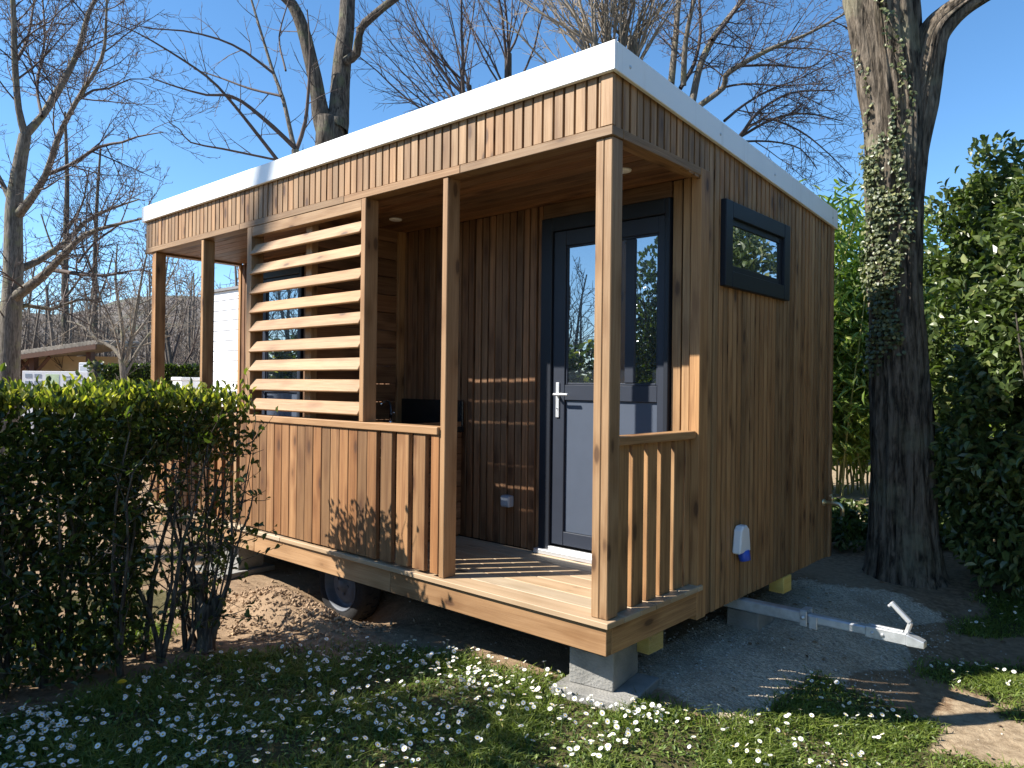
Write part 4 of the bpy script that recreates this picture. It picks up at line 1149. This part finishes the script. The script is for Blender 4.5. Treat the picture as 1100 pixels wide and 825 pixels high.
# ------------------------------------------------------------------ hedge in the left foreground
def hedge():
    hd = thing('hedge', 'leafy clipped hedge in the left foreground, sunlit along its top', 'hedge', (-2.25, -1.6, 0))
    off = np.array([-2.25, -1.6, 0.0])
    def side(y): return -2.02+0.06*np.sin(y*3.1)+0.04*np.sin(y*7.7)
    # stems
    T = Tubes(); tips = []
    for k in range(26):
        y = -3.5+2.85*(k+rng.random()*0.8)/26; x = -2.22+rng.normal()*0.09
        if k == 25: x, y = -2.09, -0.80
        base = np.array([x, y, ground_z(x, y)-0.02])
        for s_ in range(int(rng.integers(2, 5))):
            d = np.array([rng.normal()*0.22, rng.normal()*0.22, 1.0])
            q = shoot(base, d, rng.uniform(0.95, 1.30), 9, 0.09, 0.05)
            T.add(q-off, rng.uniform(0.008, 0.02), 0.004, 6)
            tips.append(q)
    stump = [np.array([-2.075, -0.845, -0.05]), np.array([-2.068, -0.835, 0.10]), np.array([-2.085, -0.85, 0.20]), np.array([-2.06, -0.83, 0.27])]
    T.add(np.array(stump)-off, np.array([0.066, 0.040, 0.046, 0.030]), None, 9)
    for ex, ey, h in ((-2.12, -0.86, 0.42), (-2.03, -0.80, 0.30), (-2.09, -0.80, 0.26)):
        T.add(np.array([[-2.075, -0.84, 0.02], [(ex-2.075)/2, ey, h*0.55], [ex, ey, h]])-off, 0.035, 0.024, 8)
    for k in range(9):
        d = np.array([-0.10+rng.normal()*0.16, 0.0+rng.normal()*0.18, 1.0])
        q = shoot((-2.07+rng.normal()*0.03, -0.83+rng.normal()*0.03, 0.15), d, rng.uniform(0.7, 1.15), 9, 0.06, 0.05)
        T.add(q-off, rng.uniform(0.004, 0.011), 0.002, 5); tips.append(q)
    # fine side twigs
    TT = []
    for q in tips:
        for k in range(9):
            i = int(rng.integers(2, len(q)))
            d = rng.normal(size=3)*0.8+np.array([0, 0, 0.5])
            w = shoot(q[i], d, rng.uniform(0.12, 0.35), 4, 0.12, 0.06); T.add(w-off, 0.0032, 0.0015, 4); TT.append(w)
    T.build('stems', B_GREY, hd)
    # foliage: dense crust on top, thinner skirt with holes
    n = 60000
    y = -3.6+3.03*rng.random(n); zz = rng.random(n)
    xs = side(y); t = rng.random(n)
    x = xs-0.60*t
    z = 0.06+1.33*zz
    p3 = np.stack([x, y, z], -1)
    nz = np.array([noise.noise(Vector(v)*3.3) for v in p3])+0.5*np.array([noise.noise(Vector(v)*8.0+Vector((5, 2, 1))) for v in p3])
    hfac = sst(0.10, 1.20, z)
    shell = np.minimum(np.minimum(xs-x, x-(xs-0.60)), (1.39-z))
    endd = np.clip((-0.60-y)/0.30, 0, 1)
    low = sst(-1.20, -0.95, y)*(1-sst(0.85, 1.15, z))
    thr = 0.03-0.26*hfac+np.clip(shell-0.16, 0, 1)*1.1-0.1+(1-endd)*0.15+1.1*low
    keep = (nz > thr)
    keep &= rng.random(n) < (0.62+0.38*sst(0.15, 1.0, z))
    Pn = p3[keep]
    # sprays at the free end and top sprigs
    add = []
    for w in TT:
        if len(w) and w[-1][2] > 0.15:
            m_ = int(rng.integers(2, 6))
            for k in range(m_): add.append(w[int(rng.integers(1, len(w)))]+rng.normal(size=3)*0.012)
    m2 = 6500
    yy = -3.55+2.95*rng.random(m2)
    top = np.stack([side(yy)+0.02-0.64*rng.random(m2), yy, 1.355+0.04*np.abs(rng.normal(size=m2))+0.015*np.sin(yy*9)], -1)
    top = top[(top[:, 1] < -0.80) | (rng.random(m2) < 0.4)]
    Pn = np.concatenate([Pn, np.array(add), top])
    n = len(Pn)
    c = np.array([-2.3, 0, 0.9]); out = Pn-np.stack([np.full(n, -2.3), Pn[:, 1], np.full(n, 0.8)], -1)
    out /= np.linalg.norm(out, axis=1, keepdims=True)+1e-6
    Dn = unit(n)+out*0.7+np.array([0, 0, 0.15]); 
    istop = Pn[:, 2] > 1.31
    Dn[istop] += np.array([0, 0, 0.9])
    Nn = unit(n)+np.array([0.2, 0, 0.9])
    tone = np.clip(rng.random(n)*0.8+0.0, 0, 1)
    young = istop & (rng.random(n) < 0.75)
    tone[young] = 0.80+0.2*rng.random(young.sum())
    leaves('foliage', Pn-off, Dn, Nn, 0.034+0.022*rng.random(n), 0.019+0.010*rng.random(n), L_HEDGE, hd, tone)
    # tall evergreen just outside the frame on the near side; its shade falls on the lawn
    sb = thing('evergreen_shrub', 'dense evergreen bush at the near end of the hedge', 'shrub', (-2.45, -3.35, 0))
    n = 15000; d = unit(n); r_ = rng.random(n)**0.4
    Pn = d*r_[:, None]*np.array([0.80, 1.05, 1.65])+np.array([0, 0, 1.70])
    nz = np.array([noise.noise(Vector(v)*2.5) for v in Pn]); Pn = Pn[nz > -0.10]; n = len(Pn)
    leaves('foliage', Pn, unit(n)+Pn*0.4, unit(n), 0.07, 0.045, L_HEDGE, sb, rng.random(n)*0.8)
    T = Tubes()
    for k in range(7): T.add(shoot((rng.normal()*0.05, rng.normal()*0.05, -0.05), (rng.normal()*0.25, rng.normal()*0.25, 1), 2.7, 8, 0.08, 0.05), 0.03, 0.006, 6)
    T.build('stems', B_GREY, sb)
hedge()

# ------------------------------------------------------------------ large ivy clad tree on the right
def big_tree():
    dep = 5.95
    root = thing('ivy_clad_tree', 'massive ridged tree trunk with a right hand limb, ivy climbing its left side', 'tree', (0.30, 3.95, 0.0))
    off = np.array(root.location)
    def trunk(pp, n, amp, seed, name, dz=0.0):
        pts = np.array([at(x, y, dep+dz*k/(len(pp)-1)) for k, (x, y, r_) in enumerate(pp)]); rad = np.array([r_*dep/FPX for *_, r_ in pp])
        rs = resample(pts, 0.035)
        t0 = np.concatenate([[0], np.cumsum(np.linalg.norm(np.diff(pts, axis=0), axis=1))]); t1 = np.concatenate([[0], np.cumsum(np.linalg.norm(np.diff(rs, axis=0), axis=1))])
        rr_ = np.interp(t1/t1[-1], t0/t0[-1], rad)
        V = []; k = len(rs)
        tg = np.gradient(rs, axis=0); tg /= np.linalg.norm(tg, axis=1, keepdims=True)
        for i in range(k):
            a = np.cross(tg[i], FWD); a /= np.linalg.norm(a); c = np.cross(a, tg[i])
            for j in range(n):
                th = 2*math.pi*j/n; s_ = t1[i]
                cx, sx = math.cos(th), math.sin(th)
                w1 = noise.noise(Vector((cx*5+seed, sx*5, s_*0.55))); w2 = noise.noise(Vector((cx*13, sx*13+seed, s_*1.5))); w3 = noise.noise(Vector((cx*2, sx*2, s_*0.5+seed)))
                r_ = rr_[i]*(1+0.07*w3)+amp*(-abs(w1)*1.6+0.5*w2-abs(w2)*0.5)*1.0+amp*0.4
                V.append(rs[i]+(a*cx+c*sx)*r_-off)
        i = np.arange(k-1)[:, None]*n; j = np.arange(n)[None, :]; j2 = (j+1) % n
        F = np.stack([i+j, i+j2, i+n+j2, i+n+j], -1).reshape(-1, 4)
        raw_mesh(name, V, F, np.full(len(F), .5), B_BIG, root, True)
        return rs, rr_
    rs, rr_ = trunk([(972, 628, 43), (971, 610, 37), (970, 570, 32), (969, 500, 30), (967, 420, 28.5), (963, 340, 26), (961, 260, 26), (961, 200, 27.5), (962, 130, 30), (953, 60, 32), (946, 0, 35), (938, -60, 33), (915, -160, 27)], 110, 0.052, 1.0, 'trunk')
    trunk([(972, 300, 14), (974, 230, 15), (978, 165, 17.5), (986, 110, 18.5), (994, 65, 17.5), (1004, 34, 14.5), (1030, 9, 11), (1058, -8, 9), (1110, -34, 7.5)], 60, 0.036, 4.0, 'limb', -0.25)
    # ivy plant climbing it
    iv = thing('ivy', 'climbing ivy with small leaves on the massive tree trunk', 'ivy', (0.30, 3.95, 0.0))
    T = Tubes(); Pn = []; Dn = []; Nn = []
    def surf(py, ang, lift):
        i = int(np.argmin(np.abs(np.array([412.5-FPX*((p-CAM)@UP)/((p-CAM)@FWD) for p in rs])-py)))
        a = RIGHT; c = -FWD
        nrm = a*math.sin(ang)+c*math.cos(ang)
        return rs[i]+nrm*(rr_[i]*0.99+lift), nrm
    vines = [(-1.25, 395, 170, 0.09), (-0.98, 385, 150, 0.10), (-0.78, 370, 215, 0.08), (-0.35, 330, -10, 0.045), (-0.22, 300, 30, 0.04), (-1.45, 330, 60, 0.04)]
    for a0, y0, y1, w_ in vines:
        path = []; m = 40
        for k in range(m):
            py = y0+(y1-y0)*k/(m-1); an = a0+0.25*math.sin(k*0.35+a0*7)
            p, nr = surf(py, an, 0.006); path.append(p)
            dens = (15 if a0 < -0.7 else 8) if py > 150 else 3.5
            for q in range(int(rng.poisson(dens))):
                p2, nr2 = surf(py+rng.normal()*5, an+rng.normal()*w_*1.6, 0.012+0.03*abs(rng.normal()))
                Pn.append(p2); Dn.append(np.array([0, 0, -0.6])+rng.normal(size=3)*0.45+nr2*0.2); Nn.append(nr2+np.array([0, 0, 0.5])+rng.normal(size=3)*0.35)
        T.add(np.array(path)-off, 0.010, 0.004, 5)
    T.build('stems', B_GREY, iv)
    n = len(Pn); Pn = np.array(Pn)
    leaves('leaves', Pn-off, np.array(Dn), np.array(Nn), 0.024+0.018*rng.random(n), 0.023+0.014*rng.random(n), L_IVY, iv, fold=0.08)
big_tree()

# ------------------------------------------------------------------ evergreen shrubs on the right and bamboo
def crown_leaves(cs, n, ln, wd, mat, parent, off, thr=-0.05, sc=2.0, crust=0.45, droop=0.0):
    Pn = []
    for (c, r_) in cs:
        m = int(n*r_[0]*r_[1]*r_[2]/sum(q[1][0]*q[1][1]*q[1][2] for q in cs))
        d = unit(m); Pn.append(np.array(c)+d*(rng.random(m)**crust)[:, None]*np.array(r_))
    Pn = np.concatenate(Pn)
    nz = np.array([noise.noise(Vector(v)*sc)+0.6*noise.noise(Vector(v)*sc*2.7) for v in Pn])
    Pn = Pn[(nz > thr) & (Pn[:, 2] > 0.02)]; n = len(Pn)
    c0 = np.mean([c for c, _ in cs], axis=0)
    Dn = unit(n)*0.9+(Pn-c0)*0.5+np.array([0, 0, -droop])
    Nn = unit(n)*0.7+np.array([0, 0, 1.0])+(Pn-c0)*0.4
    return leaves('foliage', Pn-off, Dn, Nn, ln*(0.7+0.6*rng.random(n)), wd*(0.7+0.6*rng.random(n)), mat, parent, rng.random(n))
def laurel():
    off = np.array([1.45, 3.75, -0.05])
    root = thing('laurel_bush', 'tall glossy evergreen bush at the right edge beside the trunk', 'bush', tuple(off))
    cs = [((1.12, 3.80, 1.05), (0.62, 0.60, 1.10)), ((1.30, 3.80, 2.05), (0.66, 0.65, 0.95)), ((2.05, 3.6, 1.3), (0.8, 0.8, 1.3)), ((1.62, 3.8, 2.55), (0.75, 0.7, 0.85)), ((0.95, 4.25, 0.8), (0.55, 0.5, 0.85)), ((2.2, 3.9, 2.8), (0.8, 0.7, 0.9))]
    for (px_, py_, dp_, rx_, rz_) in ((1045, 330, 6.6, 0.60, 0.85), (1035, 250, 6.7, 0.42, 0.55), (1068, 225, 6.6, 0.50, 0.62), (1030, 470, 6.6, 0.50, 0.7)):
        q = at(px_, py_, dp_); cs.append(((q[0], q[1], q[2]), (rx_, rx_, rz_)))
    crown_leaves(cs, 64000, 0.080, 0.042, L_SHRUB, root, off, -0.16, 2.2, 0.42)
    T = Tubes()
    for k in range(14):
        q = shoot((1.45+rng.normal()*0.12, 3.75+rng.normal()*0.12, -0.1), (rng.normal()*0.3, rng.normal()*0.3, 1), rng.uniform(1.6, 2.7), 10, 0.06, 0.04)
        T.add(q-off, 0.022, 0.005, 6)
    T.build('stems', B_GREY, root)
    # darker bush behind the trunk filling the background on the right
    off = np.array([3.0, 7.6, 0]); root = thing('backdrop_bush', 'shaded evergreen thicket behind the trunk on the right', 'bush', tuple(off))
    cs = [((1.1, 7.4, 1.2), (0.8, 0.7, 1.15)), ((2.1, 7.6, 1.3), (1.0, 0.9, 1.4)), ((3.4, 7.4, 1.4), (1.2, 1.0, 1.5)), ((4.6, 7.0, 1.5), (1.3, 1.0, 1.6))]
    crown_leaves(cs, 20000, 0.12, 0.065, L_SHRUB, root, off, -0.2, 1.8)
    T = Tubes()
    for k in range(10): T.add(shoot((rng.uniform(-1.8, 1.4), rng.normal()*0.2, -0.1), (rng.normal()*0.3, rng.normal()*0.3, 1), 2.0, 8, 0.08, 0.04), 0.03, 0.008, 6)
    T.build('stems', B_GREY, root)
    q = at(930, 560, 7.4); off = np.array([q[0], q[1], 0])
    root = thing('undergrowth_bush', 'low dark undergrowth in the shade between cabin corner and trunk', 'bush', tuple(off))
    cs = []
    for px_, dp_, r_ in ((885, 7.2, 0.34), (915, 7.6, 0.36), (948, 7.3, 0.34), (990, 7.4, 0.45), (1025, 7.2, 0.5)):
        p = at(px_, 560, dp_); cs.append(((p[0], p[1], 0.10), (0.5, 0.45, r_*0.7)))
    crown_leaves(cs, 9000, 0.075, 0.045, L_SHRUB, root, off, -0.2, 2.2)
    T = Tubes()
    for (cc, _) in cs: T.add(shoot(np.array([cc[0], cc[1], -0.05])-off, (0, 0, 1), 0.35, 5, 0.1, 0.05), 0.012, 0.005, 5)
    T.build('stems', B_GREY, root)
laurel()
def bamboo():
    c = at(918, 430, 10.5); off = np.array([c[0], c[1], 0])
    root = thing('bamboo', 'leafy bamboo clump with yellow canes behind the cabin corner', 'bamboo', tuple(off))
    T = Tubes(); Pn = []; Dn = []
    for k in range(60):
        x = rng.uniform(-1.5, 1.2); y = rng.uniform(-0.25, 0.6)
        b = np.array(RIGHT)*x+np.array(FWD)*y; b[2] = 0
        q = shoot(b, (rng.normal()*0.06, rng.normal()*0.06, 1), rng.uniform(2.6, 4.2), 12, 0.035, 0.0)
        T.add(q, 0.016, 0.006, 6)
        for i in range(3 if rng.random() < .5 else 2, len(q)):
            for j in range(26):
                Pn.append(q[i]+rng.normal(size=3)*np.array([.22, .22, .16])); Dn.append(np.array([rng.normal(), rng.normal(), -0.5-0.4*rng.random()]))
    T.build('canes', plain('yellow_cane', (0.33, 0.30, 0.10), 0.5, nscale=8), root)
    Pn = np.array(Pn); n = len(Pn)
    leaves('foliage', Pn, np.array(Dn), unit(n)*0.8+np.array([-0.5, -0.75, 0.55]), 0.19, 0.045, L_BAMB, root, rng.random(n), 0.1)
    # evergreen wall closing the view behind it
    c = at(925, 430, 15.0); off = np.array([c[0], c[1], 0])
    root = thing('tall_hedge', 'tall sunlit hedge closing the view behind the bamboo', 'hedge', tuple(off))
    cs = []
    for k in range(7):
        p = at(840+62*k, 430, 15.0+0.5*rng.normal()); cs.append(((p[0], p[1], 1.75), (1.0, 0.9, 2.0+0.25*math.sin(k*2.3))))
    crown_leaves(cs, 30000, 0.16, 0.09, L_BAMB, root, off, -0.15, 1.2)
    T = Tubes()
    for (cc, _) in cs: T.add(shoot(np.array([cc[0], cc[1], -0.1])-off, (0, 0, 1), 2.0, 6, 0.05, 0.05), 0.05, 0.015, 6)
    T.build('stems', B_GREY, root)
bamboo()

# ------------------------------------------------------------------ lawn
def in_block(x, y):
    m = (np.abs(x+0.165) < 0.21) & (np.abs(y-0.245) < 0.22)
    return m
def lawn():
    n0 = 330000
    x = rng.uniform(-2.9, 2.2, n0); y = rng.uniform(-2.4, 4.0, n0)
    d = lawn_density(x, y); pn = np.array([noise.noise(Vector((a*3.7, b*3.7, 0.3))) for a, b in zip(x[::1], y[::1])])
    d = d*np.clip(0.75+0.9*pn, 0.05, 1.2)
    k = (rng.random(n0) < d) & ~in_block(x, y)
    x, y, pn = x[k], y[k], pn[k]; n = len(x)
    z = np.array([ground_z(a, b) for a, b in zip(x, y)])-0.004
    h = (0.026+0.030*rng.random(n)**1.5)*(1+0.9*np.clip(pn, -0.4, 0.6)); w = 0.0026+0.0018*rng.random(n)
    far = np.hypot(x-CAM[0], y-CAM[1]); 
    th = rng.random(n)*6.283; ln = rng.normal(size=(n, 2))*0.45
    S_ = np.stack([np.cos(th), np.sin(th), np.zeros(n)], -1)*w[:, None]
    B = np.stack([x, y, z], -1); U = np.stack([ln[:, 0], ln[:, 1], np.ones(n)], -1)
    mid = B+U*(h*0.55)[:, None]; tip = B+np.stack([ln[:, 0]*2.1, ln[:, 1]*2.1, 0.85*np.ones(n)], -1)*h[:, None]
    V = np.stack([B-S_, B+S_, mid-S_*.8, mid+S_*.8, tip], 1).reshape(-1, 3)
    b = (np.arange(n)*5)[:, None, None]
    F = (b+np.array([[0, 1, 3], [0, 3, 2], [2, 3, 4]])[None]).reshape(-1, 3)
    tone = np.clip(rng.random(n)*0.9+0.08*pn, 0, 1)
    o = raw_mesh('grass', V, F, np.repeat(tone, 3), L_GRASS)
    tag(o, 'short rough green lawn grass growing around the cabin', 'grass', kind='stuff')
    # low broad leaves between the blades
    n1 = 90000
    x = rng.uniform(-2.9, 2.2, n1); y = rng.uniform(-2.4, 4.0, n1)
    d = lawn_density(x, y); k = (rng.random(n1) < d*0.75) & ~in_block(x, y); x, y = x[k], y[k]; n = len(x)
    z = np.array([ground_z(a, b) for a, b in zip(x, y)])+0.004+0.016*rng.random(n)
    Dn = np.stack([rng.normal(size=n), rng.normal(size=n), 0.25+0.3*rng.random(n)], -1)
    o = leaves('lawn_leaves', np.stack([x, y, z], -1), Dn, unit(n)*0.4+np.array([0, 0, 1]), 0.016+0.014*rng.random(n), 0.008+0.007*rng.random(n), L_CLOV, None, rng.random(n)*0.9, 0.06)
    tag(o, 'low rounded lawn leaves and clover between the grass blades', 'ground cover', kind='stuff')
lawn()

def litter():
    n = 750
    x = np.where(rng.random(n) < 0.65, rng.normal(-2.1, 0.35, n), rng.uniform(-2.6, 1.8, n)); y = np.where(x < -1.5, rng.uniform(-2.2, 0.0, n), rng.uniform(-1.2, 3.6, n))
    k = ~((x > -5) & (x < -0.02) & (y > 0.05)); x, y = x[k], y[k]; n = len(x)
    z = np.array([ground_z(a, b) for a, b in zip(x, y)])+0.006
    Dn = np.stack([rng.normal(size=n), rng.normal(size=n), 0.2*rng.normal(size=n)], -1)
    t = NT('dry_leaf'); tn = t.attr('tone')
    o = leaves('leaf_litter', np.stack([x, y, z], -1), Dn, unit(n)*0.35+np.array([0, 0, 1]), 0.022+0.025*rng.random(n), 0.012+0.014*rng.random(n), t.fin(t.bsdf(t.mix(tn, (0.10, 0.055, 0.025), (0.32, 0.22, 0.12)), 0.8)), None, rng.random(n), 0.15)
    tag(o, 'dry brown leaves lying under the hedge and on bare ground', 'leaf litter', kind='stuff')
litter()

# ------------------------------------------------------------------ daisies
def daisy_data(mb, base, h, r_, tilt, az):
    Mt = Matrix.Translation(base) @ Matrix.Rotation(az, 4, 'Z') @ Matrix.Rotation(tilt*0.5, 4, 'X')
    top = Mt @ Vector((0, 0, h))
    mb.tube([Vector(base), Mt @ Vector((0, 0, h*0.55)), top], 0.0011, 4, 0.5, 1, cap=False)
    Mh = Matrix.Translation(top) @ Matrix.Rotation(az, 4, 'Z') @ Matrix.Rotation(tilt, 4, 'X')
    np_ = 13
    for k in range(np_):
        a = 2*math.pi*k/np_; w = 0.20
        pts = [(0.25, -w*0.6, 0.0), (0.75, -w, 0.10), (1.0, 0, 0.06), (0.75, w, 0.10), (0.25, w*0.6, 0.0)]
        b = len(mb.v)
        for (u, v, q) in pts:
            p = Vector((u*math.cos(a)-v*math.sin(a), u*math.sin(a)+v*math.cos(a), q))*r_
            mb.v.append(tuple(Mh @ p))
        mb.face([b, b+1, b+2, b+3, b+4], [(0, 0)]*5, 0.5, 0)
    b = len(mb.v); n = 8
    for (q, z) in ((0.34, 0.02), (0.22, 0.16)):
        for k in range(n):
            a = 2*math.pi*k/n; mb.v.append(tuple(Mh @ Vector((q*r_*math.cos(a), q*r_*math.sin(a), z*r_))))
    for k in range(n): mb.face([b+k, b+(k+1) % n, b+n+(k+1) % n, b+n+k], [(0, 0)]*4, 0.5, 2)
    mb.face([b+n+k for k in range(n)], [(0, 0)]*n, 0.5, 2)
PETAL = leafmat('daisy_petal', (0.78, 0.78, 0.75), (0.85, 0.85, 0.83), None, 0.25, 0.6, (1, 1, 1))
STEM = plain('daisy_stem', (0.06, 0.11, 0.025), 0.6); DISC = plain('daisy_disc', (0.72, 0.45, 0.03), 0.7)
def daisies():
    mats = [PETAL, STEM, DISC]
    protos = []
    for k in range(6):
        mb = MB(); daisy_data(mb, (0, 0, 0), 0.050+0.006*k, 0.0116, R(8+9*k), 0)
        o = mb.build('daisy', mats, None); protos.append(o.data); bpy.data.objects.remove(o)
    pts = []
    while len(pts) < 1400:
        u = rng.random()
        if u < 0.84:
            x = rng.uniform(-1.85, 0.25); y = rng.uniform(-2.0, 0.2)
            cl = 0.5+0.9*noise.noise(Vector((x*1.9, y*1.9, 3.0)))+0.4*noise.noise(Vector((x*5, y*5, 1)))
            w = lawn_density(x, y)*np.clip(cl+0.25*sst(-0.5, 0, y), 0.05, 1)*(1-0.8*sst(-0.45, 0.0, x)*(1-sst(-0.6, -0.2, y)))
        elif u < 0.94:
            x = rng.uniform(0.0, 1.0); y = rng.uniform(0.0, 1.3); w = 0.5*lawn_density(x, y)
        else:
            x = rng.uniform(0.7, 1.9); y = rng.uniform(1.8, 3.6); w = 0.9*lawn_density(x, y)
        if rng.random() < w and not in_block(x, y): pts.append((x, y))
    def dist(p):
        return math.hypot(p[0]-CAM[0], p[1]-CAM[1])
    def seen(p):
        v = np.array([p[0], p[1], 0.0])-CAM; z = v@FWD
        return z > 0.2 and abs(v@RIGHT)/z*FPX < 552 and abs(v@UP)/z*FPX < 414
    pts.sort(key=lambda p: (not seen(p), dist(p)))
    lab = 'small white daisy with yellow centre growing in the lawn before the cabin'
    for (x, y) in pts[:300]:
        o = link('daisy', protos[int(rng.integers(0, 6))])
        o.location = (x, y, ground_z(x, y)); o.rotation_euler = (0, 0, rng.random()*6.28); s_ = rng.uniform(0.8, 1.2); o.scale = (s_, s_, rng.uniform(0.75, 1.25))
        tag(o, lab, 'daisy', 'white daisies in the lawn')
    mb = MB()
    for (x, y) in pts[300:]:
        daisy_data(mb, (x, y, ground_z(x, y)), rng.uniform(0.04, 0.07), 0.0116*rng.uniform(0.85, 1.15), R(rng.uniform(5, 50)), rng.random()*6.28)
    o = mb.build('daisies', mats, None); tag(o, 'scatter of further small white daisies deeper in the lawn', 'daisies', kind='stuff')
    # dandelion
    q = at(131, 732, 3.45); x, y = q[0], q[1]
    mb = MB(); bz = ground_z(x, y)
    mb.tube([(0, 0, 0), (0.004, 0, 0.05), (0.0, 0, 0.085)], 0.0016, 5, 0.5, 0)
    for ring, (rr_, zz) in enumerate(((0.021, 0.086), (0.016, 0.091), (0.010, 0.095))):
        for k in range(16):
            a = 2*math.pi*(k+ring*.5)/16; b = len(mb.v)
            for (u, v, w) in ((0.1, -.08, 0), (1, -.14, .12), (1, .14, .12), (0.1, .08, 0)):
                mb.v.append((rr_*(u*math.cos(a)-v*math.sin(a)), rr_*(u*math.sin(a)+v*math.cos(a)), zz+w*rr_))
            mb.face([b, b+1, b+2, b+3], [(0, 0)]*4, .5, 1)
    o = mb.build('dandelion', [STEM, plain('dandelion_yellow', (0.80, 0.55, 0.02), 0.7)]); o.location = (x, y, bz)
    tag(o, 'single yellow dandelion in the shaded soil beside the hedge', 'dandelion')
daisies()

# ------------------------------------------------------------------ trees behind the viewpoint: they shade the roof edge and show in the door glass
def behind():
    root = thing('bare_tree', 'tall forked bare tree mirrored in the dark door, its limb shading the roof edge', 'tree', (-12.95, -9.6, 0), 0, 'bare trees around the cabin')
    T = Tubes(); C_ = Tubes()
    zz = np.linspace(-0.2, 15.5, 16)
    tr = np.stack([0.10*np.sin(zz*0.35)*(1-zz/13.0), 0.06*np.sin(zz*0.5), zz], -1); T.add(tr, 0.20, 0.06, 12)
    twigs(C_, tr, 0.12, 0.05, 1.3, 2.2, 2, (35, 60), 0.05, 0.1, 0.40, 0.006)
    lb = resample(np.array([[0, 0, 9.6], [0.7, 0.2, 10.6], [1.6, 0.45, 11.7], [2.25, 0.58, 12.5], [2.62, 0.62, 13.3], [2.85, 0.64, 14.2], [3.0, 0.65, 15.4]]), 0.3)
    T.add(lb, 0.15, 0.07, 10); twigs(C_, lb, 0.08, 0.04, 0.9, 1.6, 2, (35, 60), 0.05, 0.1, 0.75, 0.006)
    T.build('trunk', B_GREY, root); C_.build('branches', B_TWIG, root)
    def pl(i):
        a = R(rng.uniform(196, 262)); d = rng.uniform(21, 30); return -1+d*math.cos(a), 1+d*math.sin(a)
    wood_mass('bare_woodland', 'leafless tree line mirrored in the door glass', 80, pl, 3.8, 7.2, B_TWIG, rmin=0.012)
    root = thing('tall_hedge', 'dark clipped hedge mirrored low in the door glass', 'hedge', (-16, -16, 0))
    cs = []
    for k in range(16):
        a = R(196+66*k/15); cs.append(((-1+20.5*math.cos(a), 1+20.5*math.sin(a), 1.3), (1.5, 1.4, 1.75)))
    crown_leaves(cs, 30000, 0.26, 0.16, L_HEDGE, root, np.array([-16, -16, 0.0]), -0.3, 1.2)
    root = thing('evergreen_hedge', 'tall evergreen hedge mirrored in the small side window', 'hedge', (4.3, 3.0, 0))
    cs = []
    for k in range(9):
        cs.append(((5.3+0.25*math.sin(k*2.1), -2.0+1.35*k, 2.0), (1.0, 1.1, 2.2)))
    crown_leaves(cs, 26000, 0.16, 0.085, L_SHRUB, root, np.array([4.3, 3.0, 0.0]), -0.25, 1.3)
    T = Tubes()
    for (cc, _) in cs: T.add(shoot(np.array([cc[0]-4.3, cc[1]-3.0, -0.1]), (0, 0, 1), 3.6, 6, 0.04, 0.05), 0.06, 0.015, 6)
    T.build('stems', B_GREY, root)
behind()

# ------------------------------------------------------------------ camera, light
cd = bpy.data.cameras.new('Camera'); cam = bpy.data.objects.new('Camera', cd); COL.objects.link(cam)
cd.sensor_width = 36; cd.lens = FPX/1100*36; cd.clip_start = 0.05; cd.clip_end = 4000
M_ = Matrix.Identity(4)
for i in range(3):
    M_[i][0] = RIGHT[i]; M_[i][1] = UP[i]; M_[i][2] = -FWD[i]; M_[i][3] = CAM[i]
cam.matrix_world = M_
S.camera = cam

to_sun = Vector((-0.83, -1.0, 1.14)).normalized()
elev = math.asin(to_sun.z)
sd = bpy.data.lights.new('Sun', 'SUN'); sd.energy = 4.4; sd.angle = R(0.53); sd.color = (1.0, 0.94, 0.84)
so = bpy.data.objects.new('Sun', sd); COL.objects.link(so)
so.rotation_euler = to_sun.to_track_quat('Z', 'Y').to_euler()
w = bpy.data.worlds.new('World'); S.world = w; w.use_nodes = True
nt = w.node_tree; bg = nt.nodes['Background']
sky = nt.nodes.new('ShaderNodeTexSky'); sky.sky_type = 'NISHITA'; sky.sun_disc = False
sky.sun_elevation = elev; sky.sun_rotation = math.atan2(to_sun.x, to_sun.y)
sky.altitude = 900; sky.air_density = 1.0; sky.dust_density = 0.05; sky.ozone_density = 5.0
hs = nt.nodes.new('ShaderNodeHueSaturation'); hs.inputs['Saturation'].default_value = 1.10; hs.inputs['Hue'].default_value = 0.495
nt.links.new(sky.outputs[0], hs.inputs['Color']); nt.links.new(hs.outputs[0], bg.inputs[0]); bg.inputs[1].default_value = 0.083
vs = S.view_settings
vs.view_transform = 'Standard'; vs.look = 'None'; vs.gamma = 1.0; vs.use_curve_mapping = False
vs.exposure = 1.5
S.cycles.max_bounces = 8; S.cycles.transparent_max_bounces = 12
